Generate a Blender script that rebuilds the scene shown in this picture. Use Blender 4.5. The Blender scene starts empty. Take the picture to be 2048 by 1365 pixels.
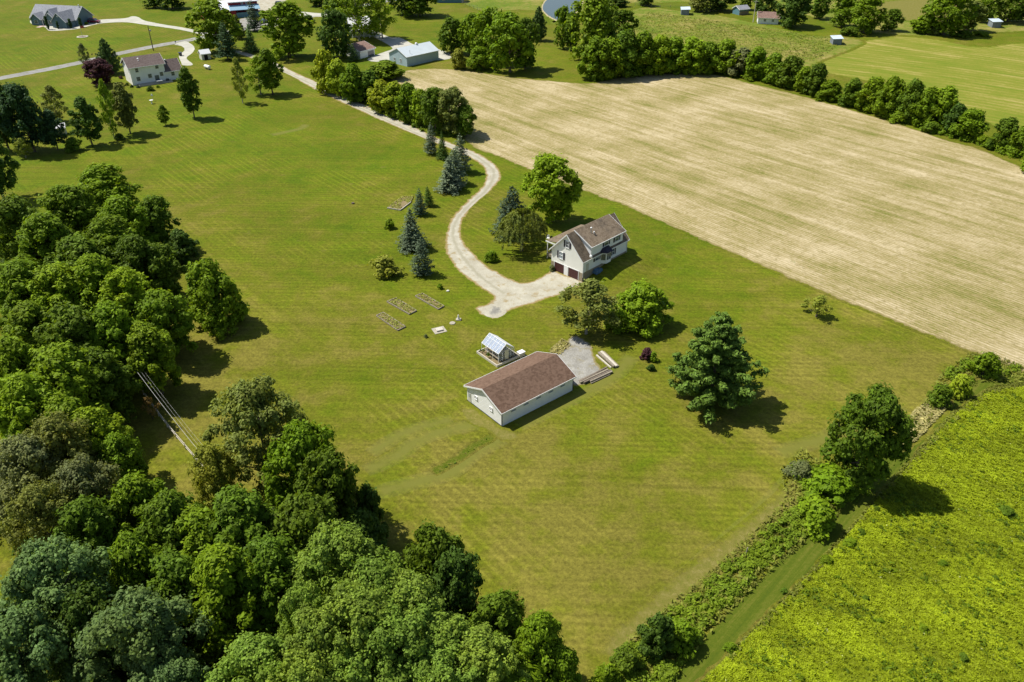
import bpy, math, random
import numpy as np
from mathutils import Vector, geometry
R = math.radians
sc = bpy.context.scene
# ------------------------------------------------------------------ camera
TH, F, H = R(32.3), 1593.0, 72.0
ST, CT = math.sin(TH), math.cos(TH)
cd = bpy.data.cameras.new('camera'); cam = bpy.data.objects.new('camera', cd)
sc.collection.objects.link(cam); sc.camera = cam
cam.location = (0, 0, H); cam.rotation_euler = (R(90) - TH, 0, 0)
cd.sensor_width = 36; cd.lens = 36 * F / 2048; cd.clip_start = 1; cd.clip_end = 5000
# ------------------------------------------------------------------ light
SUN_EL, SUN_AZ = 57.0, 161.0          # azimuth of the sun, counter-clockwise from +X
w = bpy.data.worlds.new('World'); sc.world = w; w.use_nodes = True
sky = w.node_tree.nodes.new('ShaderNodeTexSky'); sky.sky_type = 'NISHITA'; sky.sun_disc = False
sky.sun_elevation = R(SUN_EL); sky.sun_rotation = R(90 - SUN_AZ)
w.node_tree.links.new(sky.outputs[0], w.node_tree.nodes['Background'].inputs[0])
w.node_tree.nodes['Background'].inputs[1].default_value = 0.085
sl = bpy.data.lights.new('sun', 'SUN'); sl.energy = 4.9; sl.angle = R(0.5); sl.color = (1, .955, .87)
sun = bpy.data.objects.new('sun', sl); sc.collection.objects.link(sun)
sd = Vector((math.cos(R(SUN_AZ)) * math.cos(R(SUN_EL)), math.sin(R(SUN_AZ)) * math.cos(R(SUN_EL)), math.sin(R(SUN_EL))))
sun.rotation_euler = (-sd).to_track_quat('-Z', 'Y').to_euler(); sun.location = (0, 0, 150)
sc.view_settings.view_transform = 'Standard'; sc.view_settings.look = 'None'
sc.view_settings.exposure = 0.4; sc.view_settings.gamma = 1.0
sc.render.engine = 'CYCLES'
sc.cycles.max_bounces = 5; sc.cycles.diffuse_bounces = 3; sc.cycles.transmission_bounces = 5; sc.cycles.transparent_max_bounces = 6

# ------------------------------------------------------------------ placing: survey point -> ground metres
HA, HO = R(45.84), (13.391, 134.997)      # the farm house: heading and near corner
def gz(x, y):
    """height of the lawn: a low mound the farm house backs into"""
    dx, dy = x - HO[0], y - HO[1]
    u = dx * math.cos(HA) + dy * math.sin(HA); v = -dx * math.sin(HA) + dy * math.cos(HA)
    s = lambda a: 0 if a <= 0 else 1 if a >= 1 else a * a * (3 - 2 * a)
    return 1.55 * s(u / 9.5 + .12) * s((27 - u) / 13) * s((v + 9) / 8) * s((17 - v) / 9)
def at(u, v, z=0):
    dx = (u - 1024) / F; dy = (v - 682.5) / F
    t = (H - z) / (ST + dy * CT); return (dx * t, t * (CT - dy * ST))
def atg(u, v):
    x, y = at(u, v)
    for _ in range(4): x, y = at(u, v, gz(x, y))
    return x, y, gz(x, y)
def height_at(Y, v):
    d = (v - 682.5) / F
    return H - Y * (ST + d * CT) / (CT - d * ST)
def pxm(y, z=0):                           # survey pixels per metre at ground distance y
    return F / (y * CT + (H - z) * ST)

# ------------------------------------------------------------------ node helpers
class NT:
    def __init__(s, name):
        s.m = bpy.data.materials.new(name); s.m.use_nodes = True
        s.t = s.m.node_tree; s.b = s.t.nodes['Principled BSDF']; s.pos = None
        s.b.inputs['Roughness'].default_value = .85
        s.b.inputs['Specular IOR Level'].default_value = .25
    def n(s, k, **kw):
        x = s.t.nodes.new(k)
        for a, b in kw.items(): setattr(x, a, b)
        return x
    def put(s, sock, v):
        if isinstance(v, bpy.types.NodeSocket): s.t.links.new(v, sock)
        elif isinstance(v, (tuple, list)) and len(v) == 3 and sock.type == 'RGBA': sock.default_value = (*v, 1)
        else: sock.default_value = v
    def P(s, rot=0, scale=(1, 1, 1)):
        if s.pos is None: s.pos = s.n('ShaderNodeNewGeometry').outputs['Position']
        if rot == 0 and scale == (1, 1, 1): return s.pos
        m = s.n('ShaderNodeMapping'); s.put(m.inputs[0], s.pos)
        m.inputs['Rotation'].default_value = (0, 0, R(rot))
        # rotate first, then stretch
        m2 = s.n('ShaderNodeMapping'); s.t.links.new(m.outputs[0], m2.inputs[0]); m2.inputs['Scale'].default_value = scale
        return m2.outputs[0]
    def noise(s, scale, detail=3, rough=.55, vec=None, dist=0):
        x = s.n('ShaderNodeTexNoise'); s.put(x.inputs['Vector'], vec if vec is not None else s.P())
        x.inputs['Scale'].default_value = scale; x.inputs['Detail'].default_value = detail
        x.inputs['Roughness'].default_value = rough; x.inputs['Distortion'].default_value = dist
        return x.outputs['Fac']
    def ramp(s, f, stops, interp='LINEAR'):
        x = s.n('ShaderNodeValToRGB'); s.put(x.inputs[0], f); e = x.color_ramp.elements
        x.color_ramp.interpolation = interp
        e[0].position, e[0].color = stops[0][0], (*stops[0][1], 1)
        e[1].position, e[1].color = stops[-1][0], (*stops[-1][1], 1)
        for p, c in stops[1:-1]:
            q = e.new(p); q.color = (*c, 1)
        return x.outputs[0]
    def mix(s, f, a, b, mode='MIX'):
        x = s.n('ShaderNodeMix', data_type='RGBA', blend_type=mode)
        s.put(x.inputs[0], f); s.put(x.inputs[6], a); s.put(x.inputs[7], b); return x.outputs[2]
    def math(s, op, a, b=0.0, clamp=False):
        x = s.n('ShaderNodeMath', operation=op, use_clamp=clamp); s.put(x.inputs[0], a); s.put(x.inputs[1], b); return x.outputs[0]
    def rng(s, v, a, b, c=0.0, d=1.0):
        x = s.n('ShaderNodeMapRange', interpolation_type='SMOOTHSTEP'); s.put(x.inputs[0], v)
        for i, q in enumerate((a, b, c, d)): x.inputs[i + 1].default_value = q
        return x.outputs[0]
    def sep(s):
        x = s.n('ShaderNodeSeparateXYZ'); s.put(x.inputs[0], s.P()); return x.outputs
    def attr(s, name):
        x = s.n('ShaderNodeAttribute'); x.attribute_name = name; return x.outputs['Fac']
    def bump(s, h, strength=.5, dist=.1):
        x = s.n('ShaderNodeBump'); s.put(x.inputs['Height'], h)
        x.inputs['Strength'].default_value = strength; x.inputs['Distance'].default_value = dist
        s.t.links.new(x.outputs[0], s.b.inputs['Normal'])
    def col(s, c): s.put(s.b.inputs['Base Color'], c); return s

def lawn_col(s):
    """mown lawn: greener far end, dry olive near end, tyre and mower streaks"""
    X, Y, Z = s.sep()
    big = s.noise(.022, 4, .6)
    mid = s.noise(.16, 5, .65)
    fine = s.noise(2.2, 7, .85)
    yg = s.rng(Y, 75, 175)
    f = s.math('ADD', s.math('MULTIPLY', big, .9), s.math('MULTIPLY', mid, .95))
    f = s.math('ADD', f, s.math('ADD', -.07, s.math('MULTIPLY', yg, -.17)))
    base = s.ramp(f, [(.48, (.094, .142, .004)), (.62, (.121, .154, .006)), (.78, (.148, .155, .012)), (.93, (.190, .168, .028))])
    st = s.noise(1.0, 2, .5, s.P(2, (.012, 1.25, 1)))            # mower passes, along the lawn
    st2 = s.noise(1.0, 2, .5, s.P(49, (.012, 1.3, 1)))           # second mowing direction
    msk = s.rng(s.noise(.03, 2), .42, .6)
    k = s.math('ADD', s.math('MULTIPLY', s.rng(st, .32, .68), .15), s.math('MULTIPLY', s.math('MULTIPLY', s.rng(st2, .35, .65), msk), .16))
    k = s.math('ADD', k, s.math('MULTIPLY', s.rng(fine, .3, .7), .8))
    k = s.math('ADD', k, .51)
    c = s.mix(1.0, base, s.comb(k), 'MULTIPLY')
    wv = s.n('ShaderNodeTexWave'); wv.bands_direction = 'Y'; s.put(wv.inputs[0], s.P(2)); wv.inputs['Scale'].default_value = .26; wv.inputs['Distortion'].default_value = 1.2; wv.inputs['Detail'].default_value = 2; wv.inputs['Detail Scale'].default_value = .3
    w2 = s.n('ShaderNodeTexWave'); w2.bands_direction = 'Y'; s.put(w2.inputs[0], s.P(50)); w2.inputs['Scale'].default_value = .21; w2.inputs['Distortion'].default_value = 1.0; w2.inputs['Detail'].default_value = 2; w2.inputs['Detail Scale'].default_value = .3
    lines = s.math('ADD', s.math('MULTIPLY', s.math('MULTIPLY', wv.outputs['Fac'], s.rng(s.noise(.05, 3), .40, .62)), .17), s.math('MULTIPLY', s.math('MULTIPLY', s.rng(w2.outputs['Fac'], .6, 1), s.rng(s.noise(.04, 3, .5, s.P(20)), .46, .62)), .22))
    lines = s.math('ADD', lines, s.math('ADD', .755, s.math('MULTIPLY', s.rng(s.noise(.9, 6, .85), .3, .7), .34)))
    c = s.mix(1.0, c, s.comb(lines), 'MULTIPLY')
    dry = s.rng(s.noise(.34, 5, .7), .58, .74)
    c = s.mix(s.math('MULTIPLY', dry, .42), c, (.235, .18, .055))
    dk = s.rng(s.noise(.5, 4, .7), .62, .8)
    return s.mix(s.math('MULTIPLY', dk, .35), c, (.07, .115, .012)), fine
def comb(s, k):
    x = s.n('ShaderNodeCombineColor'); [s.put(x.inputs[i], k) for i in range(3)]; return x.outputs[0]
NT.comb = comb
MAT = {}
def ground_mat(name, fn, dirt=None, blend=True, rough=.95, bs=.5, bd=.12, soft=5.0):
    s = NT(name); s.b.inputs['Roughness'].default_value = rough; s.b.inputs['Specular IOR Level'].default_value = .1
    lc, fine = lawn_col(s)
    if fn is None: s.col(s.mix(1.0, lc, (.81, .83, .78), 'MULTIPLY')); h = fine
    else:
        c, h = fn(s)
        if blend:
            e = s.attr('edge'); n = s.noise(.55, 5, .7)
            q = s.math('ADD', e, s.math('MULTIPLY', s.math('SUBTRACT', n, .5), 1.5))
            if dirt:
                c = s.mix(s.rng(q, .0, .35), c, dirt)
            c = s.mix(s.rng(q, .5 - .5 / soft, .5 + .5 / soft), c, lc)
        s.col(s.mix(1.0, c, (.81, .83, .78), 'MULTIPLY'))
    s.bump(h, bs, bd); MAT[name] = s.m; return s.m

ground_mat('lawn', None, bs=.35)
def f_stubble(s):
    pr = s.P(51, (.05, 1.1, 1)); pr2 = s.P(49, (.03, .30, 1))
    a = s.noise(1, 4, .65, pr); b = s.noise(1, 3, .6, pr2, .6); c = s.noise(1, 6, .85, s.P(51, (1.0, 2.6, 1))); d = s.noise(.05, 4, .6)
    rows = s.n('ShaderNodeTexWave'); rows.bands_direction = 'Y'; s.put(rows.inputs[0], s.P(51))
    rows.inputs['Scale'].default_value = .41; rows.inputs['Distortion'].default_value = 1.6; rows.inputs['Detail'].default_value = 3
    f = s.math('ADD', s.math('MULTIPLY', a, .45), s.math('MULTIPLY', b, .34))
    f = s.math('ADD', f, s.math('MULTIPLY', s.noise(.35, 5, .8), .22))
    f = s.math('ADD', f, s.math('MULTIPLY', s.math('SUBTRACT', s.noise(1, 3, .6, s.P(50, (.018, .36, 1)), .4), .5), .40))
    f = s.math('ADD', f, s.math('ADD', -.09, s.math('MULTIPLY', d, .68))); f = s.math('ADD', f, s.math('MULTIPLY', s.math('SUBTRACT', c, .5), 1.0))
    f = s.math('ADD', f, s.math('MULTIPLY', s.math('SUBTRACT', rows.outputs['Fac'], .5), .13))
    col = s.ramp(f, [(.46, (.15, .185, .03)), (.59, (.25, .225, .062)), (.70, (.37, .30, .130)), (.83, (.49, .39, .22)), (.97, (.66, .54, .36))])
    g = s.rng(s.noise(.35, 5, .75), .63, .72)
    return s.mix(s.math('MULTIPLY', g, .6), col, (.13, .18, .02)), c
ground_mat('stubble_field', f_stubble, dirt=(.30, .24, .10), bs=.9, bd=.25)
def f_meadow(s):
    a = s.noise(.12, 5, .65); b = s.noise(2.2, 5, .7)
    f = s.math('ADD', s.math('MULTIPLY', a, .6), s.math('MULTIPLY', b, .45))
    return s.ramp(f, [(.35, (.11, .17, .006)), (.52, (.16, .22, .008)), (.68, (.22, .25, .012))]), b
ground_mat('meadow', f_meadow, bs=.9, bd=.3)
def f_track(s):
    b = s.noise(2.0, 7, .9); a = s.noise(1, 5, .7, s.P(-46, (.04, 1.3, 1)))
    f = s.math('ADD', s.math('MULTIPLY', a, .5), s.math('MULTIPLY', b, .5))
    return s.ramp(f, [(.36, (.060, .095, .008)), (.50, (.098, .128, .010)), (.62, (.17, .165, .028))]), b
ground_mat('mown_track', f_track, bs=.5)
def f_hay(s):
    arc = s.n('ShaderNodeTexWave', wave_type='RINGS', rings_direction='Z'); m = s.n('ShaderNodeMapping'); s.put(m.inputs[0], s.P()); m.inputs['Location'].default_value = (-60, -150, 0)
    s.put(arc.inputs[0], m.outputs[0]); arc.inputs['Scale'].default_value = .09; arc.inputs['Distortion'].default_value = 5; arc.inputs['Detail'].default_value = 4; arc.inputs['Detail Scale'].default_value = .25
    a = s.noise(1, 4, .6, s.P(42, (.02, .22, 1)), 1.0); b = s.noise(.03, 4, .65); c = s.noise(.8, 6, .75)
    f = s.math('ADD', s.math('MULTIPLY', arc.outputs['Fac'], .06), s.math('MULTIPLY', a, .35)); f = s.math('ADD', f, s.math('MULTIPLY', b, .40)); f = s.math('ADD', f, s.math('MULTIPLY', c, .25))
    return s.ramp(f, [(.32, (.115, .185, .012)), (.45, (.165, .215, .018)), (.55, (.24, .24, .035)), (.66, (.40, .33, .11))]), c
ground_mat('hay_field', f_hay, bs=.5, bd=.3)
def f_pasture(s):
    b = s.noise(.045, 5, .7); c = s.noise(.35, 6, .8)
    f = s.math('ADD', s.math('MULTIPLY', b, .6), s.math('MULTIPLY', c, .5))
    col = s.ramp(f, [(.38, (.10, .165, .016)), (.50, (.155, .21, .02)), (.58, (.25, .24, .05)), (.70, (.38, .30, .11))])
    rd = s.rng(s.noise(.11, 5, .75), .60, .68)
    return s.mix(s.math('MULTIPLY', rd, .55), col, (.20, .11, .05)), c
ground_mat('rough_pasture', f_pasture, bs=1.0, bd=.6)
def f_gravel(s):
    b = s.noise(5.0, 4, .8); a = s.noise(.35, 4, .7)
    f = s.math('ADD', s.math('MULTIPLY', a, .55), s.math('MULTIPLY', b, .5))
    return s.ramp(f, [(.30, (.34, .30, .23)), (.50, (.46, .42, .345)), (.68, (.60, .56, .48))]), b
ground_mat('drive_gravel', f_gravel, dirt=(.33, .24, .11), bs=.5, bd=.05)
def f_gravel2(s):
    b = s.noise(4.5, 4, .85); a = s.noise(.5, 4, .7)
    f = s.math('ADD', s.math('MULTIPLY', a, .45), s.math('MULTIPLY', b, .6))
    return s.ramp(f, [(.32, (.17, .155, .14)), (.52, (.33, .31, .29)), (.68, (.50, .48, .46))]), b
ground_mat('grey_gravel', f_gravel2, dirt=(.27, .22, .10), bs=.7, bd=.08)
def f_ash(s):
    g, h = f_gravel(s); n = s.noise(1.2, 5, .8)
    q = s.math('ADD', s.attr('edge'), s.math('SUBTRACT', n, .5)); q = s.math('ADD', q, s.math('MULTIPLY', s.math('SUBTRACT', s.noise(.9, 4), .5), 1.4))
    return s.mix(s.rng(q, .0, .55), s.ramp(n, [(.3, (.20, .185, .17)), (.7, (.36, .34, .31))]), g), h
ground_mat('ash', f_ash, blend=False)
def f_road(s):
    b = s.noise(3, 4, .7); a = s.noise(.12, 4, .7)
    f = s.math('ADD', s.math('MULTIPLY', a, .6), s.math('MULTIPLY', b, .3))
    return s.ramp(f, [(.30, (.25, .24, .24)), (.60, (.40, .38, .38))]), b
ground_mat('road_asphalt', f_road, dirt=(.20, .20, .08), bs=.2, bd=.03)
def f_conc(s):
    b = s.noise(3, 4, .7); a = s.noise(.2, 4, .7)
    f = s.math('ADD', s.math('MULTIPLY', a, .6), s.math('MULTIPLY', b, .3))
    return s.ramp(f, [(.30, (.42, .40, .36)), (.60, (.62, .59, .53))]), b
ground_mat('concrete_drive', f_conc, bs=.2, bd=.03)
def f_dry(s):
    b = s.noise(1.2, 6, .8)
    return s.ramp(b, [(.3, (.14, .155, .02)), (.5, (.20, .18, .04)), (.7, (.30, .25, .09))]), b
ground_mat('dry_grass', f_dry, bs=.8, bd=.2, soft=1.2)
def f_swale(s):
    b = s.noise(1.6, 6, .8)
    return s.ramp(b, [(.34, (.085, .125, .006)), (.5, (.12, .15, .010)), (.62, (.20, .185, .035))]), b
ground_mat('swale_grass', f_swale, bs=1.0, bd=.3, soft=1.5)
def f_bank(s):
    b = s.noise(1.0, 4, .7); return s.ramp(b, [(.3, (.35, .29, .16)), (.7, (.55, .47, .30))]), b
ground_mat('pond_bank', f_bank, bs=.5)
s = NT('water'); s.col((.05, .065, .05)); s.b.inputs['Roughness'].default_value = .06; s.b.inputs['Specular IOR Level'].default_value = .6
s.bump(s.noise(.8, 2), .05, .05); MAT['water'] = s.m

def plain(name, c, rough=.7, var=.12, vs=1.5, metal=0, alpha=None, spec=.3, bumps=0, trans=0):
    s = NT(name); n = s.noise(vs, 4, .65)
    lo = tuple(x * (1 - var) for x in c); hi = tuple(min(1, x * (1 + var)) for x in c)
    s.col(s.ramp(n, [(.3, lo), (.7, hi)])); s.b.inputs['Roughness'].default_value = rough
    s.b.inputs['Metallic'].default_value = metal; s.b.inputs['Specular IOR Level'].default_value = spec
    if trans: s.b.inputs['Transmission Weight'].default_value = trans
    if bumps: s.bump(n, bumps, .03)
    MAT[name] = s.m; return s.m
def siding(name, c, period=.2, vertical=False, var=.05):
    s = NT(name); tc = s.n('ShaderNodeTexCoord')
    wv = s.n('ShaderNodeTexWave', wave_profile='SAW'); s.put(wv.inputs[0], tc.outputs['Object']); wv.bands_direction = 'DIAGONAL' if vertical else 'Z'
    wv.inputs['Scale'].default_value = .314 / period * (.6 if vertical else 1)
    n = s.noise(.5, 5, .7); n2 = s.noise(1, 4, .7, s.P(0, (1.5, 1.5, .25)))
    f = s.math('ADD', s.math('MULTIPLY', n, .6), s.math('MULTIPLY', n2, .4))
    col = s.ramp(f, [(.32, tuple(x * (1 - var * 2) for x in c)), (.6, c)])
    s.col(s.mix(s.rng(wv.outputs['Fac'], .82, 1.0, 0, .25), col, tuple(x * .75 for x in c)))
    s.b.inputs['Roughness'].default_value = .6; s.bump(wv.outputs['Fac'], .4, .02); MAT[name] = s.m
def shingle(name, c, c2, course=.28, stain=None):
    s = NT(name); tc = s.n('ShaderNodeTexCoord')
    br = s.n('ShaderNodeTexVoronoi', feature='F1', distance='CHEBYCHEV'); m = s.n('ShaderNodeMapping'); s.put(m.inputs[0], tc.outputs['Object']); m.inputs['Scale'].default_value = (3, 3.6, 3.6)
    s.put(br.inputs['Vector'], m.outputs[0]); br.inputs['Scale'].default_value = 1
    sp = s.n('ShaderNodeSeparateColor'); s.put(sp.inputs[0], br.outputs['Color'])
    n = s.noise(.28, 5, .7)
    f = s.math('ADD', s.math('MULTIPLY', sp.outputs[0], .42), s.math('MULTIPLY', s.math('ADD', n, s.math('MULTIPLY', s.noise(3, 3), .9)), .31))
    col = s.ramp(f, [(.28, c), (.62, c2)])
    if stain: col = s.mix(s.math('MULTIPLY', s.rng(s.noise(.22, 5, .75), .48, .66), .75), col, stain)
    s.col(s.mix(1.0, col, (.78, .78, .78), 'MULTIPLY')); s.b.inputs['Roughness'].default_value = .92; s.bump(sp.outputs[0], .5, .02); MAT[name] = s.m
siding('white_siding', (.86, .86, .84), .2); siding('cream_siding', (.88, .87, .80), .2)
siding('metal_white', (.90, .90, .88), .28, True); siding('pale_blue_metal', (.40, .50, .54), .28, True)
siding('slate_siding', (.12, .19, .22), .2); siding('tan_siding', (.58, .56, .48), .2); siding('red_boards', (.24, .02, .03), .3, True)
siding('grey_boards', (.22, .25, .28), .25, True, .2); siding('teal_siding', (.12, .24, .28), .2)
siding('grey_siding', (.50, .52, .52), .2)
shingle('brown_shingle', (.135, .080, .052), (.205, .128, .087))
shingle('house_shingle', (.17, .125, .08), (.27, .21, .145), stain=(.10, .08, .06))
shingle('nb_shingle', (.13, .095, .085), (.20, .155, .14)); shingle('grey_shingle', (.25, .26, .29), (.38, .39, .42))
shingle('tan_shingle', (.20, .12, .095), (.32, .21, .17))
plain('metal_roof', (.56, .62, .64), .45, .06, .3, 0, spec=.5); plain('tin_roof', (.50, .58, .64), .4, .1, .3, spec=.5)
plain('white_roof', (.75, .76, .77), .5, .05); plain('blue_steel', (.22, .36, .46), .5, .1)
plain('trim', (.80, .80, .78), .5, .04); plain('dark_trim', (.05, .055, .06), .5); plain('shutter', (.035, .03, .045), .6)
plain('brick', (.30, .25, .17), .9, .25, 6, bumps=.4); plain('garage_brown', (.075, .028, .028), .5, .1)
plain('window_glass', (.07, .09, .11), .08, .3, 1, spec=.9); plain('curtained_glass', (.30, .34, .38), .12, .15, 1, spec=.8)
plain('opening_shade', (.012, .012, .014), .9); plain('old_wood', (.25, .215, .16), .9, .3, 4, bumps=.5); plain('pale_wood', (.50, .46, .38), .9, .2, 4, bumps=.4)  # first one: near-black colour standing in for the shade inside doorways
plain('dark_wood', (.16, .13, .10), .9, .35, 4, bumps=.5); plain('soil', (.20, .155, .075), .95, .4, 2.5, bumps=.8)
plain('bark', (.12, .095, .07), .95, .35, 3, bumps=.8); plain('pale_bark', (.30, .27, .22), .95, .3, 3, bumps=.8)
plain('stone', (.36, .33, .26), .9, .2, 2.5, bumps=.5); plain('white_paint', (.80, .80, .78), .4, .04)
plain('steel', (.45, .46, .47), .4, .1, metal=.6); plain('cream_metal', (.62, .58, .42), .5, .08)
plain('tarp', (.07, .14, .22), .5, .2, 3); plain('red_paint', (.17, .012, .025), .25, .05, spec=.7); plain('dark_paint', (.03, .035, .045), .25, .1, spec=.7)
plain('blue_paint', (.03, .06, .12), .25, .1, spec=.7); plain('rubber', (.02, .02, .02), .8); plain('paver', (.52, .38, .32), .9, .15)
plain('flag_red', (.35, .06, .06), .8); plain('wire', (.42, .42, .40), .5, .05); plain('lamp_red', (.4, .02, .02), .3); plain('white_stone', (.66, .64, .58), .9, .15, 5)
s = NT('poly_panel'); s.col((.42, .48, .58)); s.b.inputs['Roughness'].default_value = .18; s.b.inputs['Transmission Weight'].default_value = .3
s.b.inputs['IOR'].default_value = 1.15; s.b.inputs['Specular IOR Level'].default_value = .8; MAT['poly_panel'] = s.m
s = NT('clear_panel'); s.col((.85, .88, .9)); s.b.inputs['Roughness'].default_value = .05; s.b.inputs['Transmission Weight'].default_value = .9
s.b.inputs['IOR'].default_value = 1.1; MAT['clear_panel'] = s.m

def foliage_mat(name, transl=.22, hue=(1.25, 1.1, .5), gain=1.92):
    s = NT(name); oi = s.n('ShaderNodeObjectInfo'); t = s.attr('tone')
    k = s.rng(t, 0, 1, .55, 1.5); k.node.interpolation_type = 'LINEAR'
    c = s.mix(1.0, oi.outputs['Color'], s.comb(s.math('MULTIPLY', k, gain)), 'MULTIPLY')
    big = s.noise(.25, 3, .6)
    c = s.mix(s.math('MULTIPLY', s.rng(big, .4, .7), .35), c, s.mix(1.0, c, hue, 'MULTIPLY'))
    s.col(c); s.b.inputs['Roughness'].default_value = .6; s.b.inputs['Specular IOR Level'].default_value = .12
    tr = s.n('ShaderNodeBsdfTranslucent'); s.put(tr.inputs[0], s.mix(1.0, c, (1.3, 1.25, .5), 'MULTIPLY'))
    mx = s.n('ShaderNodeMixShader'); mx.inputs[0].default_value = transl
    s.t.links.new(s.b.outputs[0], mx.inputs[1]); s.t.links.new(tr.outputs[0], mx.inputs[2])
    s.t.links.new(mx.outputs[0], s.t.nodes['Material Output'].inputs[0]); MAT[name] = s.m
foliage_mat('leaves', .36); foliage_mat('needles', .15, (1.05, 1.0, .8)); foliage_mat('meadow_leaves', .35, (1.0, 1.05, .8), 1.28)

# ------------------------------------------------------------------ object helpers
COL = sc.collection
def tag(o, label=None, cat=None, group=None, kind=None):
    for k, v in (('label', label), ('category', cat), ('group', group), ('kind', kind)):
        if v: o[k] = v
    return o
def thing(name, label, cat, loc=(0, 0, 0), rz=0, group=None):
    o = bpy.data.objects.new(name, None); COL.objects.link(o); o.location = loc; o.rotation_euler.z = rz
    o.empty_display_size = .3
    return tag(o, label, cat, group)
def link(name, me, parent=None):
    o = bpy.data.objects.new(name, me); COL.objects.link(o)
    if parent: o.parent = parent
    return o
class MB:
    def __init__(s): s.v = []; s.f = []
    def poly(s, pts):
        i = len(s.v); s.v += [tuple(p) for p in pts]; s.f.append(list(range(i, i + len(pts)))); return s
    def hexa(s, a, b):                     # bottom ring a, top ring b
        i = len(s.v); n = len(a); s.v += [tuple(p) for p in a] + [tuple(p) for p in b]
        s.f.append([i + k for k in reversed(range(n))]); s.f.append([i + n + k for k in range(n)])
        for k in range(n): s.f.append([i + k, i + (k + 1) % n, i + n + (k + 1) % n, i + n + k])
        return s
    def box(s, x0, x1, y0, y1, z0, z1):
        x0, x1 = min(x0, x1), max(x0, x1); y0, y1 = min(y0, y1), max(y0, y1); z0, z1 = min(z0, z1), max(z0, z1)
        return s.hexa([(x0, y0, z0), (x1, y0, z0), (x1, y1, z0), (x0, y1, z0)], [(x0, y0, z1), (x1, y0, z1), (x1, y1, z1), (x0, y1, z1)])
    def slab(s, q, t):                     # quad (ccw seen from above) thickened downwards
        return s.hexa([(p[0], p[1], p[2] - t) for p in q], q)
    def prism(s, prof, u0, u1):            # profile [(w,z)] extruded along u
        return s.hexa([(u0, w, z) for w, z in prof], [(u1, w, z) for w, z in prof])
    def tube(s, p, q, r0, r1=None, n=6):
        r1 = r0 if r1 is None else r1
        p, q = Vector(p), Vector(q); d = (q - p).normalized(); a = d.orthogonal().normalized(); b = d.cross(a)
        ring = lambda c, r: [tuple(c + (a * math.cos(2 * math.pi * k / n) + b * math.sin(2 * math.pi * k / n)) * r) for k in range(n)]
        return s.hexa(ring(p, r0), ring(q, r1))
    def ell(s, c, r, n=10, m=6):
        i = len(s.v)
        for j in range(m + 1):
            th = math.pi * j / m
            for k in range(n):
                ph = 2 * math.pi * k / n
                s.v.append((c[0] + r[0] * math.sin(th) * math.cos(ph), c[1] + r[1] * math.sin(th) * math.sin(ph), c[2] + r[2] * math.cos(th)))
        for j in range(m):
            for k in range(n): s.f.append([i + j * n + k, i + (j + 1) * n + k, i + (j + 1) * n + (k + 1) % n, i + j * n + (k + 1) % n])
        return s
    def mesh(s, name, mat):
        me = bpy.data.meshes.new(name); me.from_pydata(s.v, [], s.f); me.materials.append(MAT[mat])
        me.validate(); me.update(); return me
    def build(s, name, mat, parent=None): return link(name, s.mesh(name, mat), parent)

# ------------------------------------------------------------------ ground sheets
def catmull(p, step, closed=True):
    out = []; n = len(p); rngk = range(n) if closed else range(n - 1)
    for i in rngk:
        a, b, c, d = (p[(i - 1) % n], p[i], p[(i + 1) % n], p[(i + 2) % n]) if closed else (p[max(i - 1, 0)], p[i], p[i + 1], p[min(i + 2, n - 1)])
        L = math.hypot(c[0] - b[0], c[1] - b[1]); k = max(1, int(L / step))
        for j in range(k):
            t = j / k; t2 = t * t; t3 = t2 * t
            out.append(tuple(.5 * (2 * b[q] + (c[q] - a[q]) * t + (2 * a[q] - 5 * b[q] + 4 * c[q] - d[q]) * t2 + (3 * b[q] - a[q] - 3 * c[q] + d[q]) * t3) for q in (0, 1)))
    if not closed: out.append(p[-1])
    return out
def sheet(name, px, z, mat, ring=1.0, step=1.2, jit=.15, world=None, seed=1):
    rnd = random.Random(seed)
    p = catmull(world or [at(*q) for q in px], step)
    if sum(p[i][0] * p[(i + 1) % len(p)][1] - p[(i + 1) % len(p)][0] * p[i][1] for i in range(len(p))) < 0: p.reverse()
    n = len(p); nor = []
    for i in range(n):
        a, b = p[(i - 2) % n], p[(i + 2) % n]; dx, dy = b[0] - a[0], b[1] - a[1]; L = math.hypot(dx, dy) or 1
        nor.append((dy / L, -dx / L))
    j = [rnd.uniform(-jit, jit) for _ in range(n)]
    inner = [(p[i][0] + nor[i][0] * (j[i] - ring * .5), p[i][1] + nor[i][1] * (j[i] - ring * .5)) for i in range(n)]
    outer = [(p[i][0] + nor[i][0] * (j[i] + ring * .5), p[i][1] + nor[i][1] * (j[i] + ring * .5)) for i in range(n)]
    tri = geometry.tessellate_polygon([[Vector((x, y, 0)) for x, y in inner]])
    me = bpy.data.meshes.new(name)
    fs = []
    for t in tri:
        a, b, c = (inner[k] for k in t)
        fs.append(list(t) if (b[0] - a[0]) * (c[1] - a[1]) - (b[1] - a[1]) * (c[0] - a[0]) > 0 else list(t)[::-1])
    fs += [[i, n + i, n + (i + 1) % n, (i + 1) % n] for i in range(n)]
    me.from_pydata([(x, y, z + gz(x, y)) for x, y in inner + outer], [], fs)
    at_ = me.attributes.new('edge', 'FLOAT', 'POINT'); at_.data.foreach_set('value', [0.0] * n + [1.0] * n)
    me.materials.append(MAT[mat]); o = link(name, me); tag(o, kind='structure'); return o

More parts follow.
